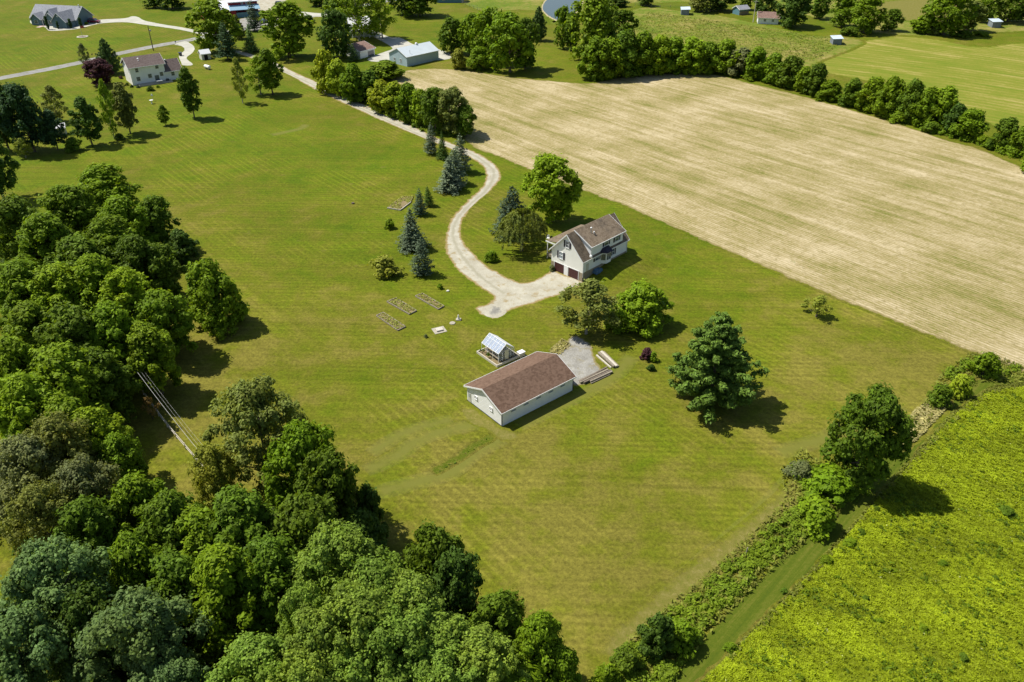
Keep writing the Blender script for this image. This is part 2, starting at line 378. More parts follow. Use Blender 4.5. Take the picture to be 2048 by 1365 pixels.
# ground: one sheet to the horizon, finely divided round the mound
xs = sorted(set([-3000, -1500, -800, -400] + list(range(-200, -20, 30)) + list(np.arange(-16, 60, 1.0)) + list(range(70, 400, 40)) + [800, 1500, 3000]))
ys = sorted(set([-600, -200, 0] + list(range(20, 110, 15)) + list(np.arange(112, 182, 1.0)) + list(range(190, 600, 40)) + [900, 1600, 4000]))
vv = [(x, y, gz(x, y)) for y in ys for x in xs]; nx = len(xs)
me = bpy.data.meshes.new('lawn'); me.from_pydata(vv, [], [[j * nx + i, j * nx + i + 1, (j + 1) * nx + i + 1, (j + 1) * nx + i] for j in range(len(ys) - 1) for i in range(nx - 1)])
me.materials.append(MAT['lawn']); me.polygons.foreach_set('use_smooth', [True] * len(me.polygons)); tag(link('lawn', me), kind='structure')

sheet('stubble_field', [(945, 293), (1010, 318), (1080, 349), (1165, 380), (1250, 412), (1330, 447), (1450, 500), (1560, 547), (1700, 606), (1850, 666), (1950, 705), (2048, 743), (2350, 870), (2600, 700), (2400, 440), (2200, 385), (2048, 337), (1960, 300), (1900, 283), (1800, 250), (1700, 220), (1600, 192), (1500, 167), (1420, 149), (1330, 148), (1240, 156), (1180, 168), (1110, 163), (1024, 156), (905, 139), (812, 142), (784, 160), (800, 175), (838, 195), (880, 225), (918, 258)], .016, 'stubble_field', 1.6, 2.5, .25)
sheet('hay_field', [(1607, 133), (1640, 122), (1700, 102), (1730, 84), (1800, 74), (1870, 80), (1960, 95), (2048, 88), (2300, 90), (2500, 330), (2200, 330), (2048, 275), (1950, 232), (1850, 185), (1700, 155)], .010, 'hay_field', 4, 4, .6)
sheet('pasture', [(1232, 62), (1250, 30), (1290, 16), (1360, 22), (1440, 32), (1500, 45), (1560, 58), (1620, 72), (1700, 76), (1725, 86), (1690, 103), (1640, 122), (1600, 135), (1500, 120), (1400, 95), (1300, 78)], .012, 'rough_pasture', 4, 4, .6)
sheet('far_pasture', [(905, -8), (930, 8), (970, 22), (1040, 20), (1085, 22), (1110, 48), (1140, 30), (1230, 10), (1300, 6), (1420, 4), (1560, 10), (1640, 40), (1720, 60), (1850, 72), (2048, 62), (2300, 50), (2200, -25), (1400, -28), (1000, -28)], .006, 'rough_pasture', 6, 6, 1)
sheet('meadow', [(1335, 1440), (1400, 1366), (1500, 1268), (1600, 1168), (1700, 1062), (1760, 990), (1800, 950), (1850, 890), (1900, 837), (1940, 802), (1985, 780), (2048, 772), (2350, 770), (2350, 1600), (1335, 1600)], .014, 'meadow', .8, 1, .2)
sheet('mown_track', [(1270, 1440), (1330, 1385), (1400, 1290), (1480, 1200), (1560, 1120), (1640, 1040), (1700, 975), (1790, 880), (1860, 812), (1900, 782), (1960, 758), (2048, 748), (2350, 770), (2350, 790), (2048, 778), (1990, 785), (1945, 806), (1900, 843), (1850, 896), (1760, 996), (1600, 1174), (1500, 1274), (1400, 1372), (1335, 1445)], .008, 'mown_track', .8, 1.2, .15)
drive_px = [(470, 106), (530, 126), (580, 151), (620, 174), (700, 213), (780, 249), (850, 278), (930, 311), (962, 330), (973, 350), (965, 373), (935, 402), (906, 435), (892, 470), (894, 505), (916, 540), (955, 572), (988, 594), (980, 606), (951, 617), (962, 628), (985, 637), (1003, 632), (1022, 619), (1060, 609), (1110, 592), (1150, 578), (1167, 566), (1135, 553), (1106, 542), (1088, 552), (1050, 566), (1020, 558), (975, 533), (937, 497), (922, 470), (925, 440), (946, 411), (976, 386), (998, 362), (1000, 344), (985, 325), (955, 307), (935, 299), (870, 274), (800, 241), (720, 206), (650, 172), (592, 146), (545, 123), (480, 102)]
sheet('driveway', drive_px, .020, 'drive_gravel', 1.3, .9, .12)
sheet('fire_pit_ash', [(975, 622), (985, 613), (1000, 614), (1004, 624), (992, 632), (980, 630)], .024, 'ash', 1.6, .5, .1)
sheet('gravel_pad', [(1143, 672), (1165, 678), (1183, 692), (1190, 718), (1203, 742), (1195, 755), (1165, 770), (1142, 770), (1110, 720), (1130, 695)], .018, 'grey_gravel', 1.0, .7, .15)
def ribbon(name, px, wid, z, mat, ring=.8, step=3):
    c = catmull([at(*q) for q in px], step, False); L, Rr = [], []
    for i, p in enumerate(c):
        a, b = c[max(i - 1, 0)], c[min(i + 1, len(c) - 1)]; dx, dy = b[0] - a[0], b[1] - a[1]; l = math.hypot(dx, dy)
        L.append((p[0] - dy / l * wid / 2, p[1] + dx / l * wid / 2)); Rr.append((p[0] + dy / l * wid / 2, p[1] - dx / l * wid / 2))
    return sheet(name, None, z, mat, ring, step, .06, world=L + Rr[::-1])
s_ = NT('worn_grass'); lc_, fi_ = lawn_col(s_); q_ = s_.math('ADD', s_.attr('edge'), s_.math('MULTIPLY', s_.math('SUBTRACT', s_.noise(.5, 5, .8), .5), 2.2))
s_.col(s_.mix(1.0, s_.mix(s_.rng(q_, -.2, 1.0), (.172, .170, .026), lc_), (.81, .83, .78), 'MULTIPLY')); s_.b.inputs['Roughness'].default_value = .95; MAT['worn_grass'] = s_.m
for k_, pts_ in enumerate([[(735, 940), (790, 915), (840, 880), (900, 860), (950, 850)], [(760, 985), (830, 965), (900, 945), (950, 905), (1000, 880)], [(1040, 850), (1110, 815), (1190, 775), (1235, 745), (1262, 715)], [(545, 270), (600, 258), (610, 250)], [(745, 905), (800, 870), (840, 855), (900, 840)], [(1240, 1290), (1330, 1205), (1440, 1110), (1540, 1020), (1620, 930)], [(1560, 905), (1640, 880), (1720, 850), (1800, 815)]]):
    ribbon('worn_track', pts_, (1.6, 1.8, 1.8, 1.5, 1.4, 2.6, 1.8)[k_], .004 + .0003 * k_, 'worn_grass', 1.3, 1.5)
def f_rut(s):
    g, h = f_gravel(s); q = s.math('ADD', s.attr('edge'), s.math('MULTIPLY', s.math('SUBTRACT', s.noise(.7, 5, .8), .5), 1.8))
    return s.mix(s.rng(q, -.1, .9), (.385, .35, .27), g), h
ground_mat('rut', f_rut, blend=False)
ribbon('drive_middle', [(560, 139), (640, 177), (700, 207), (780, 244), (860, 278), (935, 305), (972, 327), (988, 347), (975, 378), (945, 405), (915, 438), (906, 470), (918, 503), (950, 543), (985, 572), (1010, 588)], .8, .023, 'rut', .7, 1.5)
ribbon('road', [(-250, 203), (0, 157), (140, 130), (250, 105), (330, 89), (372, 82), (470, 62), (560, 45), (640, 30), (760, 5), (900, -18)], 5.6, .022, 'road_asphalt')
sheet('neighbour_driveway', [(349, 89), (364, 93), (369, 101), (358, 112), (362, 124), (366, 131), (386, 130), (373, 117), (385, 106), (389, 96), (380, 87), (370, 83)], .026, 'concrete_drive', .5, 1, .05)
sheet('ranch_driveway', [(178, 46), (200, 40), (250, 37), (264, 33), (277, 35), (290, 42), (330, 50), (362, 55), (425, 68), (420, 73), (360, 60), (290, 50), (250, 45), (205, 47), (182, 51)], .026, 'concrete_drive', .5, 1.5, .05)
sheet('farm_driveway', [(600, 24), (640, 27), (665, 24), (700, 24), (735, 45), (760, 66), (785, 76), (800, 76), (835, 92), (880, 100), (905, 112), (900, 118), (860, 122), (800, 122), (752, 124), (735, 120), (748, 112), (776, 102), (785, 97), (770, 86), (748, 74), (722, 50), (690, 32), (655, 34), (600, 32)], .026, 'concrete_drive', .5, 1.5, .1)
sheet('farm_yard_gravel', [(505, -12), (565, -12), (572, 5), (552, 17), (530, 24), (500, 20), (490, 0)], .018, 'drive_gravel', 1, 2, .2)
sheet('barnyard_path', [(470, 44), (495, 36), (530, 48), (560, 36), (590, 40), (560, 50), (525, 62), (480, 58)], .018, 'grey_gravel', 1, 2, .2)
sheet('pond_bank', [(1083, 18), (1086, 6), (1094, -3), (1110, -11), (1162, -13), (1163, 16), (1147, 30), (1129, 41), (1115, 43), (1101, 37), (1089, 28)], .010, 'pond_bank', 1.0, 1, .3)
sheet('pond', [(1085.5, 17.5), (1088.5, 7), (1096, -1), (1111, -9), (1160, -11), (1160, 15), (1145, 28), (1128, 38.5), (1116, 40.5), (1103, 35), (1091.5, 26.5)], .024, 'water', .1, 1, .15)
sheet('house_bed', [(60, 45), (66, 40), (100, 38), (150, 30), (180, 38), (196, 46), (165, 56), (140, 60), (100, 62), (90, 55), (70, 50)], .016, 'concrete_drive', .6, 1.5, .1)
ribbon('swale', [(868, 944), (890, 931), (915, 917), (940, 899), (965, 884), (984, 874)], 1.2, .009, 'swale_grass', 1.0, .8)
sheet('dry_grass_patch', [(925, 820), (950, 822), (1000, 858), (1030, 866), (1035, 875), (1005, 880), (975, 858), (940, 845)], .007, 'dry_grass', .7, .8, .1)
sheet('dry_bank', [(1100, 700), (1125, 680), (1140, 690), (1128, 700), (1112, 712)], .009, 'dry_grass', .6, .6, .1)
ribbon('dry_verge', [(1225, 1315), (1300, 1238), (1400, 1152), (1500, 1072), (1580, 1000), (1600, 965)], 2.6, .006, 'dry_grass', 1.7, 1.5)
sheet('straw_verge', [(1785, 905), (1800, 860), (1830, 825), (1860, 800), (1900, 805), (1870, 840), (1830, 880)], .010, 'dry_grass', 1.6, 1, .3)
sheet('far_dry_field', [(1750, 10), (1790, 2), (1840, 0), (1880, 5), (1900, 40), (1840, 45), (1780, 30)], .013, 'dry_grass', 5, 3, .5)

# ------------------------------------------------------------------ foliage meshes
def quads_mesh(name, P, Nn, size, asp, tone, mat, rng):
    n = len(P); Nn = Nn / (np.linalg.norm(Nn, axis=1, keepdims=True) + 1e-9)
    r = rng.normal(size=(n, 3)); T = np.cross(Nn, r); T /= (np.linalg.norm(T, axis=1, keepdims=True) + 1e-9); B = np.cross(Nn, T)
    a = (size * .5 * asp)[:, None]; b = (size * .5)[:, None]
    V = np.empty((n, 4, 3), np.float32)
    V[:, 0] = P - T * a; V[:, 1] = P - B * b * .8 + Nn * b * .15; V[:, 2] = P + T * a; V[:, 3] = P + B * b * .8 + Nn * b * .15
    me = bpy.data.meshes.new(name); me.vertices.add(4 * n); me.vertices.foreach_set('co', V.reshape(-1))
    me.loops.add(4 * n); me.loops.foreach_set('vertex_index', np.arange(4 * n, dtype=np.int32))
    me.polygons.add(n); me.polygons.foreach_set('loop_start', np.arange(0, 4 * n, 4, dtype=np.int32)); me.polygons.foreach_set('loop_total', np.full(n, 4, dtype=np.int32))
    me.update(calc_edges=True)
    at_ = me.attributes.new('tone', 'FLOAT', 'FACE'); at_.data.foreach_set('value', np.clip(tone, 0, 1).astype(np.float32))
    me.materials.append(MAT[mat]); return me
def clump_leaves(C, Rr, per, leaf, rng, nsub=9, subr=.42, up=.35, flat=.85, cull=.72, asp=1.3):
    """leaves on sub-clumps sitting on lobes C (n,3) with radii Rr"""
    P, Nn, Tn = [], [], []
    for i in range(len(C)):
        d = rng.normal(size=(nsub, 3)); d[:, 2] += .35; d /= np.linalg.norm(d, axis=1, keepdims=True)
        sc_ = C[i] + d * Rr[i] * np.array([1, 1, flat]) * rng.uniform(.55, .95, (nsub, 1)); sr = Rr[i] * subr * rng.uniform(.7, 1.3, nsub); lt = rng.uniform(0, 1)
        st = rng.uniform(0, 1, nsub)
        for k in range(nsub):
            m = max(4, int(per * (sr[k] ** 2) / (Rr[i] * subr) ** 2))
            e = rng.normal(size=(m, 3)); e[:, 2] += .3; e /= np.linalg.norm(e, axis=1, keepdims=True)
            p = sc_[k] + e * sr[k] * rng.uniform(.72, 1.08, (m, 1)) * np.array([1, 1, .8])
            P.append(p); Nn.append(e * .75 + d[k] * .35 + np.array([-.12, 0, up + .15]) + rng.normal(size=(m, 3)) * .30)
            Tn.append(np.full(m, lt * .35 + st[k] * .35) + rng.uniform(0, .3, m))
    P = np.concatenate(P); Nn = np.concatenate(Nn); Tn = np.concatenate(Tn)
    keep = np.ones(len(P), bool)
    for i in range(len(C)): keep &= (((P - C[i]) / np.array([1, 1, flat])) ** 2).sum(1) > (Rr[i] * cull * .8) ** 2
    P, Nn, Tn = P[keep], Nn[keep], Tn[keep]
    m = len(P) // 4                       # loose sprays between the clumps
    q = rng.integers(0, len(C), m); e = rng.normal(size=(m, 3)); e /= np.linalg.norm(e, axis=1, keepdims=True)
    P = np.concatenate([P, C[q] + e * Rr[q, None] * rng.uniform(.9, 1.45, (m, 1))]); Nn = np.concatenate([Nn, e + rng.normal(size=(m, 3)) * .5 + np.array([0, 0, .6])]); Tn = np.concatenate([Tn, rng.uniform(.2, 1, m)])
    k = P[:, 2] > .05; P, Nn, Tn = P[k], Nn[k], Tn[k]
    return P, Nn, leaf * rng.uniform(.6, 1.4, len(P)), asp, Tn
PROF = {
 'round': lambda t: math.sqrt(max(0, 1 - (2 * t - .88) ** 2 / 1.35)) if t < .88 or 1 else 0,
 'oval': lambda t: (math.sin(math.pi * min(1, (t * .93 + .12))) ** .65),
 'broad': lambda t: max(.12, (1 - max(0, t - .35) ** 2 / .46)) ** .8 * (.72 + .28 * min(1, t / .3)),
 'cone': lambda t: max(.06, 1 - t) ** .75 * (.75 + .25 * min(1, t / .15)),
 'dome': lambda t: math.sqrt(max(.03, 1 - t * t)),
}
def crown(name, seed, Ht, Rad, z0, prof, nl, lr, per, leaf, nsub=9, mat='leaves', hole=0, asp=1.3, up=.35, subr=.42, wob=.18, cull=.72):
    rng = np.random.default_rng(seed); C, Rr = [], []; f = PROF[prof]
    ph = rng.uniform(0, 6.28, 4)
    for i in range(nl):
        t = ((i + rng.uniform(0, 1)) / nl) ** .85; a = rng.uniform(0, 2 * math.pi)
        r = Rad * f(t) * (1 + wob * math.sin(2 * a + ph[0]) + wob * .7 * math.sin(3 * a + ph[1] + 4 * t)); lo = lr * Rad * rng.uniform(.65, 1.3)
        rr = max(0, r - lo * .8) * (rng.uniform(.55, 1.0) if rng.uniform() > .25 else rng.uniform(0, .6))
        z = z0 + (Ht - z0) * t; z = min(z, Ht - lo * .75); z = max(z, z0 + lo * .3)
        C.append((rr * math.cos(a), rr * math.sin(a), z)); Rr.append(lo)
    C.append((0, 0, Ht - lr * Rad * .8)); Rr.append(lr * Rad)
    C = np.array(C); Rr = np.array(Rr)
    P, Nn, S, asp, T = clump_leaves(C, Rr, per, leaf, rng, nsub, subr, up, cull=cull, asp=asp)
    return quads_mesh(name, P, Nn, S, asp, T, mat, rng), C
def trunk_mesh(name, Ht, r, limbs, seed, mat='bark', top=.75, zl=.25):
    rnd = random.Random(seed); m = MB(); h = Ht * top; k = 4; q = (0, 0, -.3)
    for i in range(k):
        p = q; t = (i + 1) / k; q = (rnd.uniform(-.03, .03) * Ht * .4, rnd.uniform(-.03, .03) * Ht * .4, h * t)
        m.tube(p, q, r * (1.25 if i == 0 else 1 - i / k * .8), r * (1 - t * .8), 8)
    if limbs is not None:
        for c in limbs:
            z = max(Ht * zl, c[2] - math.hypot(c[0], c[1]) * rnd.uniform(.7, 1.1)); z = min(z, h * .95)
            a = (0, 0, z); mid = (c[0] * .5 + rnd.uniform(-.3, .3), c[1] * .5 + rnd.uniform(-.3, .3), (z + c[2]) / 2 - .2)
            m.tube(a, mid, r * .38, r * .24, 5); m.tube(mid, tuple(c), r * .24, r * .08, 5)
    return m.mesh(name, mat)
def spruce_crown(name, seed, Ht, Rad, z0, tiers, per, leaf, droop=.22, power=.85):
    rng = np.random.default_rng(seed); P, Nn, T = [], [], []
    for i in range(tiers):
        t = i / (tiers - 1); z = z0 + (Ht - z0) * t; r = Rad * (1 - t) ** power * rng.uniform(.82, 1.1) + .12; nb = max(4, int(11 * (1 - t) + 4)); a0 = rng.uniform(0, 6)
        for b in range(nb):
            a = a0 + 2 * math.pi * b / nb + rng.uniform(-.2, .2); rb = r * rng.uniform(.6, 1.15); bt = rng.uniform(0, 1)
            m = max(3, int(per * rb / Rad)); s_ = rng.uniform(.15, 1, m) ** .7
            sp = (.10 + .16 * s_) * (.5 + rb * .35)
            x = np.cos(a) * rb * s_ - np.sin(a) * rng.normal(size=m) * sp; y = np.sin(a) * rb * s_ + np.cos(a) * rng.normal(size=m) * sp
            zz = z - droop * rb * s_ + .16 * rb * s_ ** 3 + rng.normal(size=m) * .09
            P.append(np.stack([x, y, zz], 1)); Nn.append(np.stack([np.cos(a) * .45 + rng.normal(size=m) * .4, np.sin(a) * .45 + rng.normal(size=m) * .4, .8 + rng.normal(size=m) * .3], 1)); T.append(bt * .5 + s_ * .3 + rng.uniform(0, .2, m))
    P = np.concatenate(P); Nn = np.concatenate(Nn); T = np.concatenate(T)
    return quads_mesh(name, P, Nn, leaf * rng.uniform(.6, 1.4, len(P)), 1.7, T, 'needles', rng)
def pine_crown(name, seed, Ht, Rad, z0, nb, per, leaf):
    rng = np.random.default_rng(seed); C, Rr = [], []
    for i in range(nb):
        t = (i / nb) ** 1.05; z = z0 + (Ht - z0) * t; a = i * 2.4 + rng.uniform(-.3, .3); r = Rad * ((1 - t) ** .85 * (.75 + .25 * min(1, t / .12))) * rng.uniform(.7, 1.12) + .3
        for s_ in np.linspace(.3, 1, 5 if r > 2 else 2):
            C.append((math.cos(a) * r * s_, math.sin(a) * r * s_, z + .30 * r * s_ * s_ - .1 * r + rng.uniform(-.2, .2))); Rr.append((.30 + .22 * (1 - abs(s_ - .8))) * (.6 + .10 * r))
    C = np.array(C); Rr = np.array(Rr)
    P, Nn, S, asp, T = clump_leaves(C, Rr, per, leaf, rng, 6, .5, .4, cull=.5, asp=1.8)
    return quads_mesh(name, P, Nn, S, 1.8, T, 'needles', rng), C
def weep_crown(name, seed, Ht, Rad):
    rng = np.random.default_rng(seed); P, Nn, T = [], [], []
    for i in range(270):
        a = rng.uniform(0, 6.28); r = Rad * rng.uniform(.15, 1) ** .6 * rng.uniform(.8, 1.1); top = Ht * math.sqrt(max(.08, 1 - (r / Rad / 1.12) ** 2 * .8)); L = rng.uniform(.3, .62) * top * (.55 + .45 * r / Rad); m = int(34 * L / 3) + 6
        s_ = rng.uniform(0, 1, m); P.append(np.stack([math.cos(a) * (r + .35 * s_) + rng.normal(size=m) * .10, math.sin(a) * (r + .35 * s_) + rng.normal(size=m) * .10, top - L * s_], 1))
        Nn.append(np.stack([math.cos(a) + rng.normal(size=m) * .6, math.sin(a) + rng.normal(size=m) * .6, .5 + rng.normal(size=m) * .5], 1)); T.append(rng.uniform(0, .6) + rng.uniform(0, .4, m))
    P = np.concatenate(P); Nn = np.concatenate(Nn); T = np.concatenate(T)
    return quads_mesh(name, P, Nn, .26 * rng.uniform(.6, 1.4, len(P)), 1.8, T, 'leaves', rng)

PROTO = {}     # kind -> list of (crown mesh, trunk mesh, height, radius)
def reg(kind, cm, C, Ht, Rad, r, nlimb=7, mat='bark', top=.72, zl=.25):
    limbs = None
    if C is not None and nlimb:
        idx = np.linspace(2, len(C) - 1, min(nlimb, len(C) - 2)).astype(int); limbs = [tuple(C[i]) for i in idx]
    PROTO.setdefault(kind, []).append((cm, trunk_mesh('trunk', Ht, r, limbs, 3, mat, top, zl), Ht, Rad))
def proto(kind, seed, Ht, Rad, z0, prof, nl, lr, per, leaf, r=.3, nlimb=8, bark='bark', **k):
    cm, C = crown('crown', seed, Ht, Rad, z0, prof, nl, lr, per, leaf, **k); reg(kind, cm, C, Ht, Rad, r, nlimb, bark)
for q in range(3): proto('broad', 10 + q, 14, 6, 1.8, 'round', 92, .19, 20, .42, nsub=12, subr=.36, wob=.10)
for q in range(3): proto('walnut', 20 + q, 15, 6, 2.2, 'broad', 110, .165, 27, .34, nsub=12, subr=.36, wob=.13, asp=1.7)
for q in range(3): proto('silver', 30 + q, 17, 7, 3.0, 'round', 150, .145, 26, .30, nsub=12, subr=.36, up=.5, asp=1.2, wob=.1)
for q in range(2): proto('grey', 40 + q, 14, 6, 1.8, 'round', 105, .16, 24, .28, nsub=11, subr=.40, wob=.12)
for q in range(2): proto('oval', 50 + q, 14, 4.4, 2.2, 'oval', 80, .20, 17, .40, r=.2, nsub=11, subr=.38, wob=.06)
for q in range(2): proto('thin', 60 + q, 13, 4.6, 1.8, 'oval', 72, .18, 9, .33, r=.2, nlimb=16, bark='pale_bark', wob=.14, cull=.2)
for q in range(3): proto('hedge', 70 + q, 8.5, 4, .3, 'broad', 62, .22, 20, .42, r=.15, nlimb=5, wob=.13, nsub=11, subr=.38)
for q in range(3): proto('far', 80 + q, 14, 6, 1.2, 'round', 58, .22, 13, .66, r=.35, nlimb=6, wob=.13)
for q in range(3): proto('shrub', 90 + q, 2, 1.3, .05, 'dome', 26, .28, 18, .19, r=.05, nlimb=5, nsub=8)
proto('wisp', 97, 4, 2.6, .8, 'dome', 18, .22, 8, .22, r=.12, nlimb=14, wob=.3, cull=.2)
proto('column', 98, 5, .8, .05, 'oval', 22, .5, 30, .22, r=.08, nlimb=0, nsub=6)
proto('dense', 99, 9, 5.2, .3, 'dome', 110, .17, 20, .36, r=.25, nlimb=6, nsub=11, wob=.08)
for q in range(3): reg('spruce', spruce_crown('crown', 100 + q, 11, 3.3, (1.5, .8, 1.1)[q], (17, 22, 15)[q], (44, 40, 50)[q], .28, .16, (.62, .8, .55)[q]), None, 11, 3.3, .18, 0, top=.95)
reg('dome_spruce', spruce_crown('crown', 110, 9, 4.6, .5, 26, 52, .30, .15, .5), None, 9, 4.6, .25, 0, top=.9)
for q in range(2):
    pm, pc = pine_crown('crown', 120 + q, 14.5, 6.8, .9, 92, 15, .27); reg('pine', pm, pc, 14.5, 6.8, .28, 14, top=.93, zl=.05)
reg('weep', weep_crown('crown', 130, 6.5, 4.4), np.array([(2, 0, 5), (-2, 1, 5), (0, 2, 5.2), (1, -2, 5), (0, 0, 6), (-1, -2, 5.)]), 6.5, 4.4, .3, 5, top=.7)

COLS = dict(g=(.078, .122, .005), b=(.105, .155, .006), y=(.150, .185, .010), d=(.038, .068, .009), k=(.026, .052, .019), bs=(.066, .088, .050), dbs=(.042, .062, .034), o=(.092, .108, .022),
            gr=(.084, .098, .036), p=(.040, .016, .020), s=(.094, .140, .018), bl=(.070, .110, .032), l=(.135, .155, .020), dg=(.054, .088, .006), rust=(.16, .11, .04), sp=(.048, .084, .020), pn=(.050, .086, .012))
CN = dict(g='green', b='bright green', y='yellow-green', d='dark green', k='blackish green', bs='pale blue', dbs='dark blue-green', o='olive', gr='grey-green', p='purple', s='pale silvery green', bl='blue-green', l='light green', dg='deep green', rust='rusty', sp='green', pn='green')
trnd = random.Random(7); used = {}
def tree(x, y, z, ht, wid, kind, ck, label, name, cat, group=None):
    wid, ht = (wid * 1.3, ht * .92) if kind == 'hedge' else (wid * 1.05, ht) if kind == 'spruce' else (wid, ht)
    pl = PROTO[kind]; i = used.get(kind, 0); used[kind] = i + 1; cm, tm, H0, R0 = pl[i % len(pl)]
    o = thing(name, label, cat, (x, y, z), trnd.uniform(0, 6.28), group); sx = wid / 2 / R0
    o.scale = (sx * trnd.uniform(.93, 1.08), sx * trnd.uniform(.93, 1.08), ht / H0); o.rotation_euler.x = R(trnd.uniform(-2, 2)); o.rotation_euler.y = R(trnd.uniform(-2, 2))
    c = link('crown', cm, o); v = trnd.uniform(.88, 1.12); b = COLS[ck]; c.color = (b[0] * v * trnd.uniform(.94, 1.06), b[1] * v, b[2] * v, 1)
    link('trunk', tm, o); return o
NAMES = dict(spruce='spruce_tree', dome_spruce='spruce_tree', pine='pine_tree', shrub='shrub', column='columnar_shrub', weep='weeping_tree')
def T(bx, by, ty, wpx, kind, ck, label, name=None, group=None, cat=None):
    """tree from its foot, the level of its top and its width"""
    x, y, z = atg(bx, by); ht = height_at(y, ty) - z; wid = wpx / pxm(y, ht * .5)
    ht = max(ht * (.68 if kind == 'shrub' else 1), .4)
    nm = name or NAMES.get(kind, 'broadleaf_tree')
    return tree(x, y, z, ht, wid, kind, ck, label, nm, cat or ('shrub' if kind in ('shrub', 'column') else 'tree'), group)
ORD = ['leftmost', 'second from the left', 'third from the left', 'fourth from the left', 'fifth from the left', 'sixth from the left', 'seventh from the left', 'eighth from the left', 'ninth from the left', 'tenth from the left', 'eleventh from the left', 'twelfth from the left', 'thirteenth from the left', 'fourteenth from the left', 'fifteenth from the left', 'sixteenth from the left', 'rightmost']
def row(phrase, group, items, form='top'):
    """a row of trees told apart by colour and place in their row; form top = (top x, top y, height, width), foot = (foot x, foot y, top y, width)"""
    for i, (a, b, c, d, kind, ck) in enumerate(items):
        label = f'{CN[ck]} {"bush" if kind == "shrub" else "tree"}, {ORD[i]} in {phrase}'
        if form == 'top':
            x, y = at(a, b, c); wid = 1.33 * d / pxm(y, c * .6); c *= trnd.uniform(.93, 1.07)
            tree(x, y, gz(x, y), c, wid, kind, ck, label, NAMES.get(kind, 'broadleaf_tree'), 'shrub' if kind == 'shrub' else 'tree', group)
        else: T(a, b, c, d, kind, ck, label, group=group)

# --- woods on the left edge
WL = 'trees of the woods along the left edge'
row('the far tip of the left woods', WL, [(118, 372, 14, 105, 'walnut', 'g'), (190, 325, 14, 112, 'walnut', 'b'), (238, 398, 14, 95, 'walnut', 'g'), (302, 392, 12, 66, 'broad', 'dg'), (352, 458, 7, 44, 'hedge', 'd')])
row('the left woods behind its middle', WL, [(18, 398, 16, 95, 'broad', 'dg'), (75, 440, 15, 115, 'walnut', 'g'), (150, 470, 14, 110, 'broad', 'dg'), (205, 440, 14, 100, 'walnut', 'g'), (258, 478, 13, 90, 'walnut', 'dg'), (315, 490, 11, 75, 'broad', 'dg')])
row('left woods row beyond the lone tree', WL, [(25, 520, 15, 120, 'walnut', 'g'), (105, 535, 15, 120, 'walnut', 'b'), (178, 520, 15, 115, 'walnut', 'g'), (248, 545, 14, 105, 'walnut', 'b'), (312, 585, 12, 95, 'broad', 'g')])
row('left woods row beside the lone tree', WL, [(50, 610, 15, 130, 'walnut', 'g'), (135, 622, 15, 125, 'broad', 'dg'), (212, 610, 15, 115, 'walnut', 'g'), (282, 642, 13, 105, 'walnut', 'g')])
row('left woods row above the rail fence', WL, [(15, 690, 15, 125, 'walnut', 'g'), (100, 700, 15, 125, 'broad', 'g'), (182, 695, 13, 110, 'walnut', 'dg')])
WB = 'trees of the woods in the lower left corner'
row('the band left of the rail fence', WB, [(30, 775, 15, 135, 'walnut', 'b'), (105, 790, 14, 120, 'walnut', 'g'), (168, 815, 13, 110, 'walnut', 'b'), (222, 870, 10, 85, 'walnut', 'g')])
row('the grey-leaved stand at the edge', WB, [(20, 875, 15, 120, 'grey', 'gr'), (90, 845, 15, 135, 'grey', 'o'), (150, 925, 14, 120, 'grey', 'gr'), (55, 975, 14, 120, 'grey', 'o')])
row('the middle band of the lower woods', WB, [(165, 1010, 14, 130, 'walnut', 'dg'), (258, 945, 14, 125, 'walnut', 'g'), (325, 1000, 14, 130, 'walnut', 'dg'), (395, 1035, 13, 140, 'walnut', 'g'), (475, 990, 15, 150, 'walnut', 'dg')])
row('the band under the tall olive tree', WB, [(250, 1085, 14, 120, 'walnut', 'g'), (330, 1110, 14, 140, 'walnut', 'dg'), (430, 1120, 14, 150, 'walnut', 'g'), (535, 1075, 15, 150, 'walnut', 'dg'), (600, 1010, 14, 140, 'broad', 'dg')])
tree(*at(500, 775, 17), 0, 17, 205 / pxm(at(500, 775, 17)[1], 10), 'grey', 'o', 'tall olive tree with loose crown over the end of the rail fence', 'broadleaf_tree', 'tree')
tree(*at(412, 890, 12), 0, 12, 115 / pxm(at(412, 890, 12)[1], 7), 'grey', 'l', 'paler loose tree at the very end of the rail fence', 'broadleaf_tree', 'tree')
tree(*at(600, 850, 15), 0, 15, 150 / pxm(at(600, 850, 15)[1], 8), 'broad', 'g', 'green tree leaning on the right side of the tall olive tree', 'broadleaf_tree', 'tree')
tree(*at(640, 915, 14), 0, 14, 135 / pxm(at(640, 915, 14)[1], 8), 'broad', 'dg', 'deep green tree at the lawn side of the lower woods', 'broadleaf_tree', 'tree')
tree(*at(728, 968, 9), 0, 9, 55 / pxm(at(728, 968, 9)[1], 5), 'hedge', 'd', 'slim dark tree standing out into the lawn from the lower woods', 'broadleaf_tree', 'tree')
tree(*at(720, 1020, 8), 0, 8, 90 / pxm(at(720, 1020, 8)[1], 5), 'hedge', 'd', 'low dark tree below the slim one at the lawn edge', 'broadleaf_tree', 'tree')
row('the blue-green corner stand', WB, [(25, 1250, 16, 190, 'silver', 'bl'), (70, 1130, 17, 190, 'silver', 'bl'), (150, 1190, 15, 130, 'broad', 'd'), (235, 1225, 16, 195, 'silver', 'bl'), (330, 1330, 13, 130, 'silver', 'bl')])
row('the silvery stand, back row', WB, [(610, 1175, 16, 110, 'silver', 's'), (668, 1070, 17, 165, 'silver', 's'), (745, 1110, 16, 165, 'silver', 's'), (800, 1165, 15, 150, 'silver', 's')])
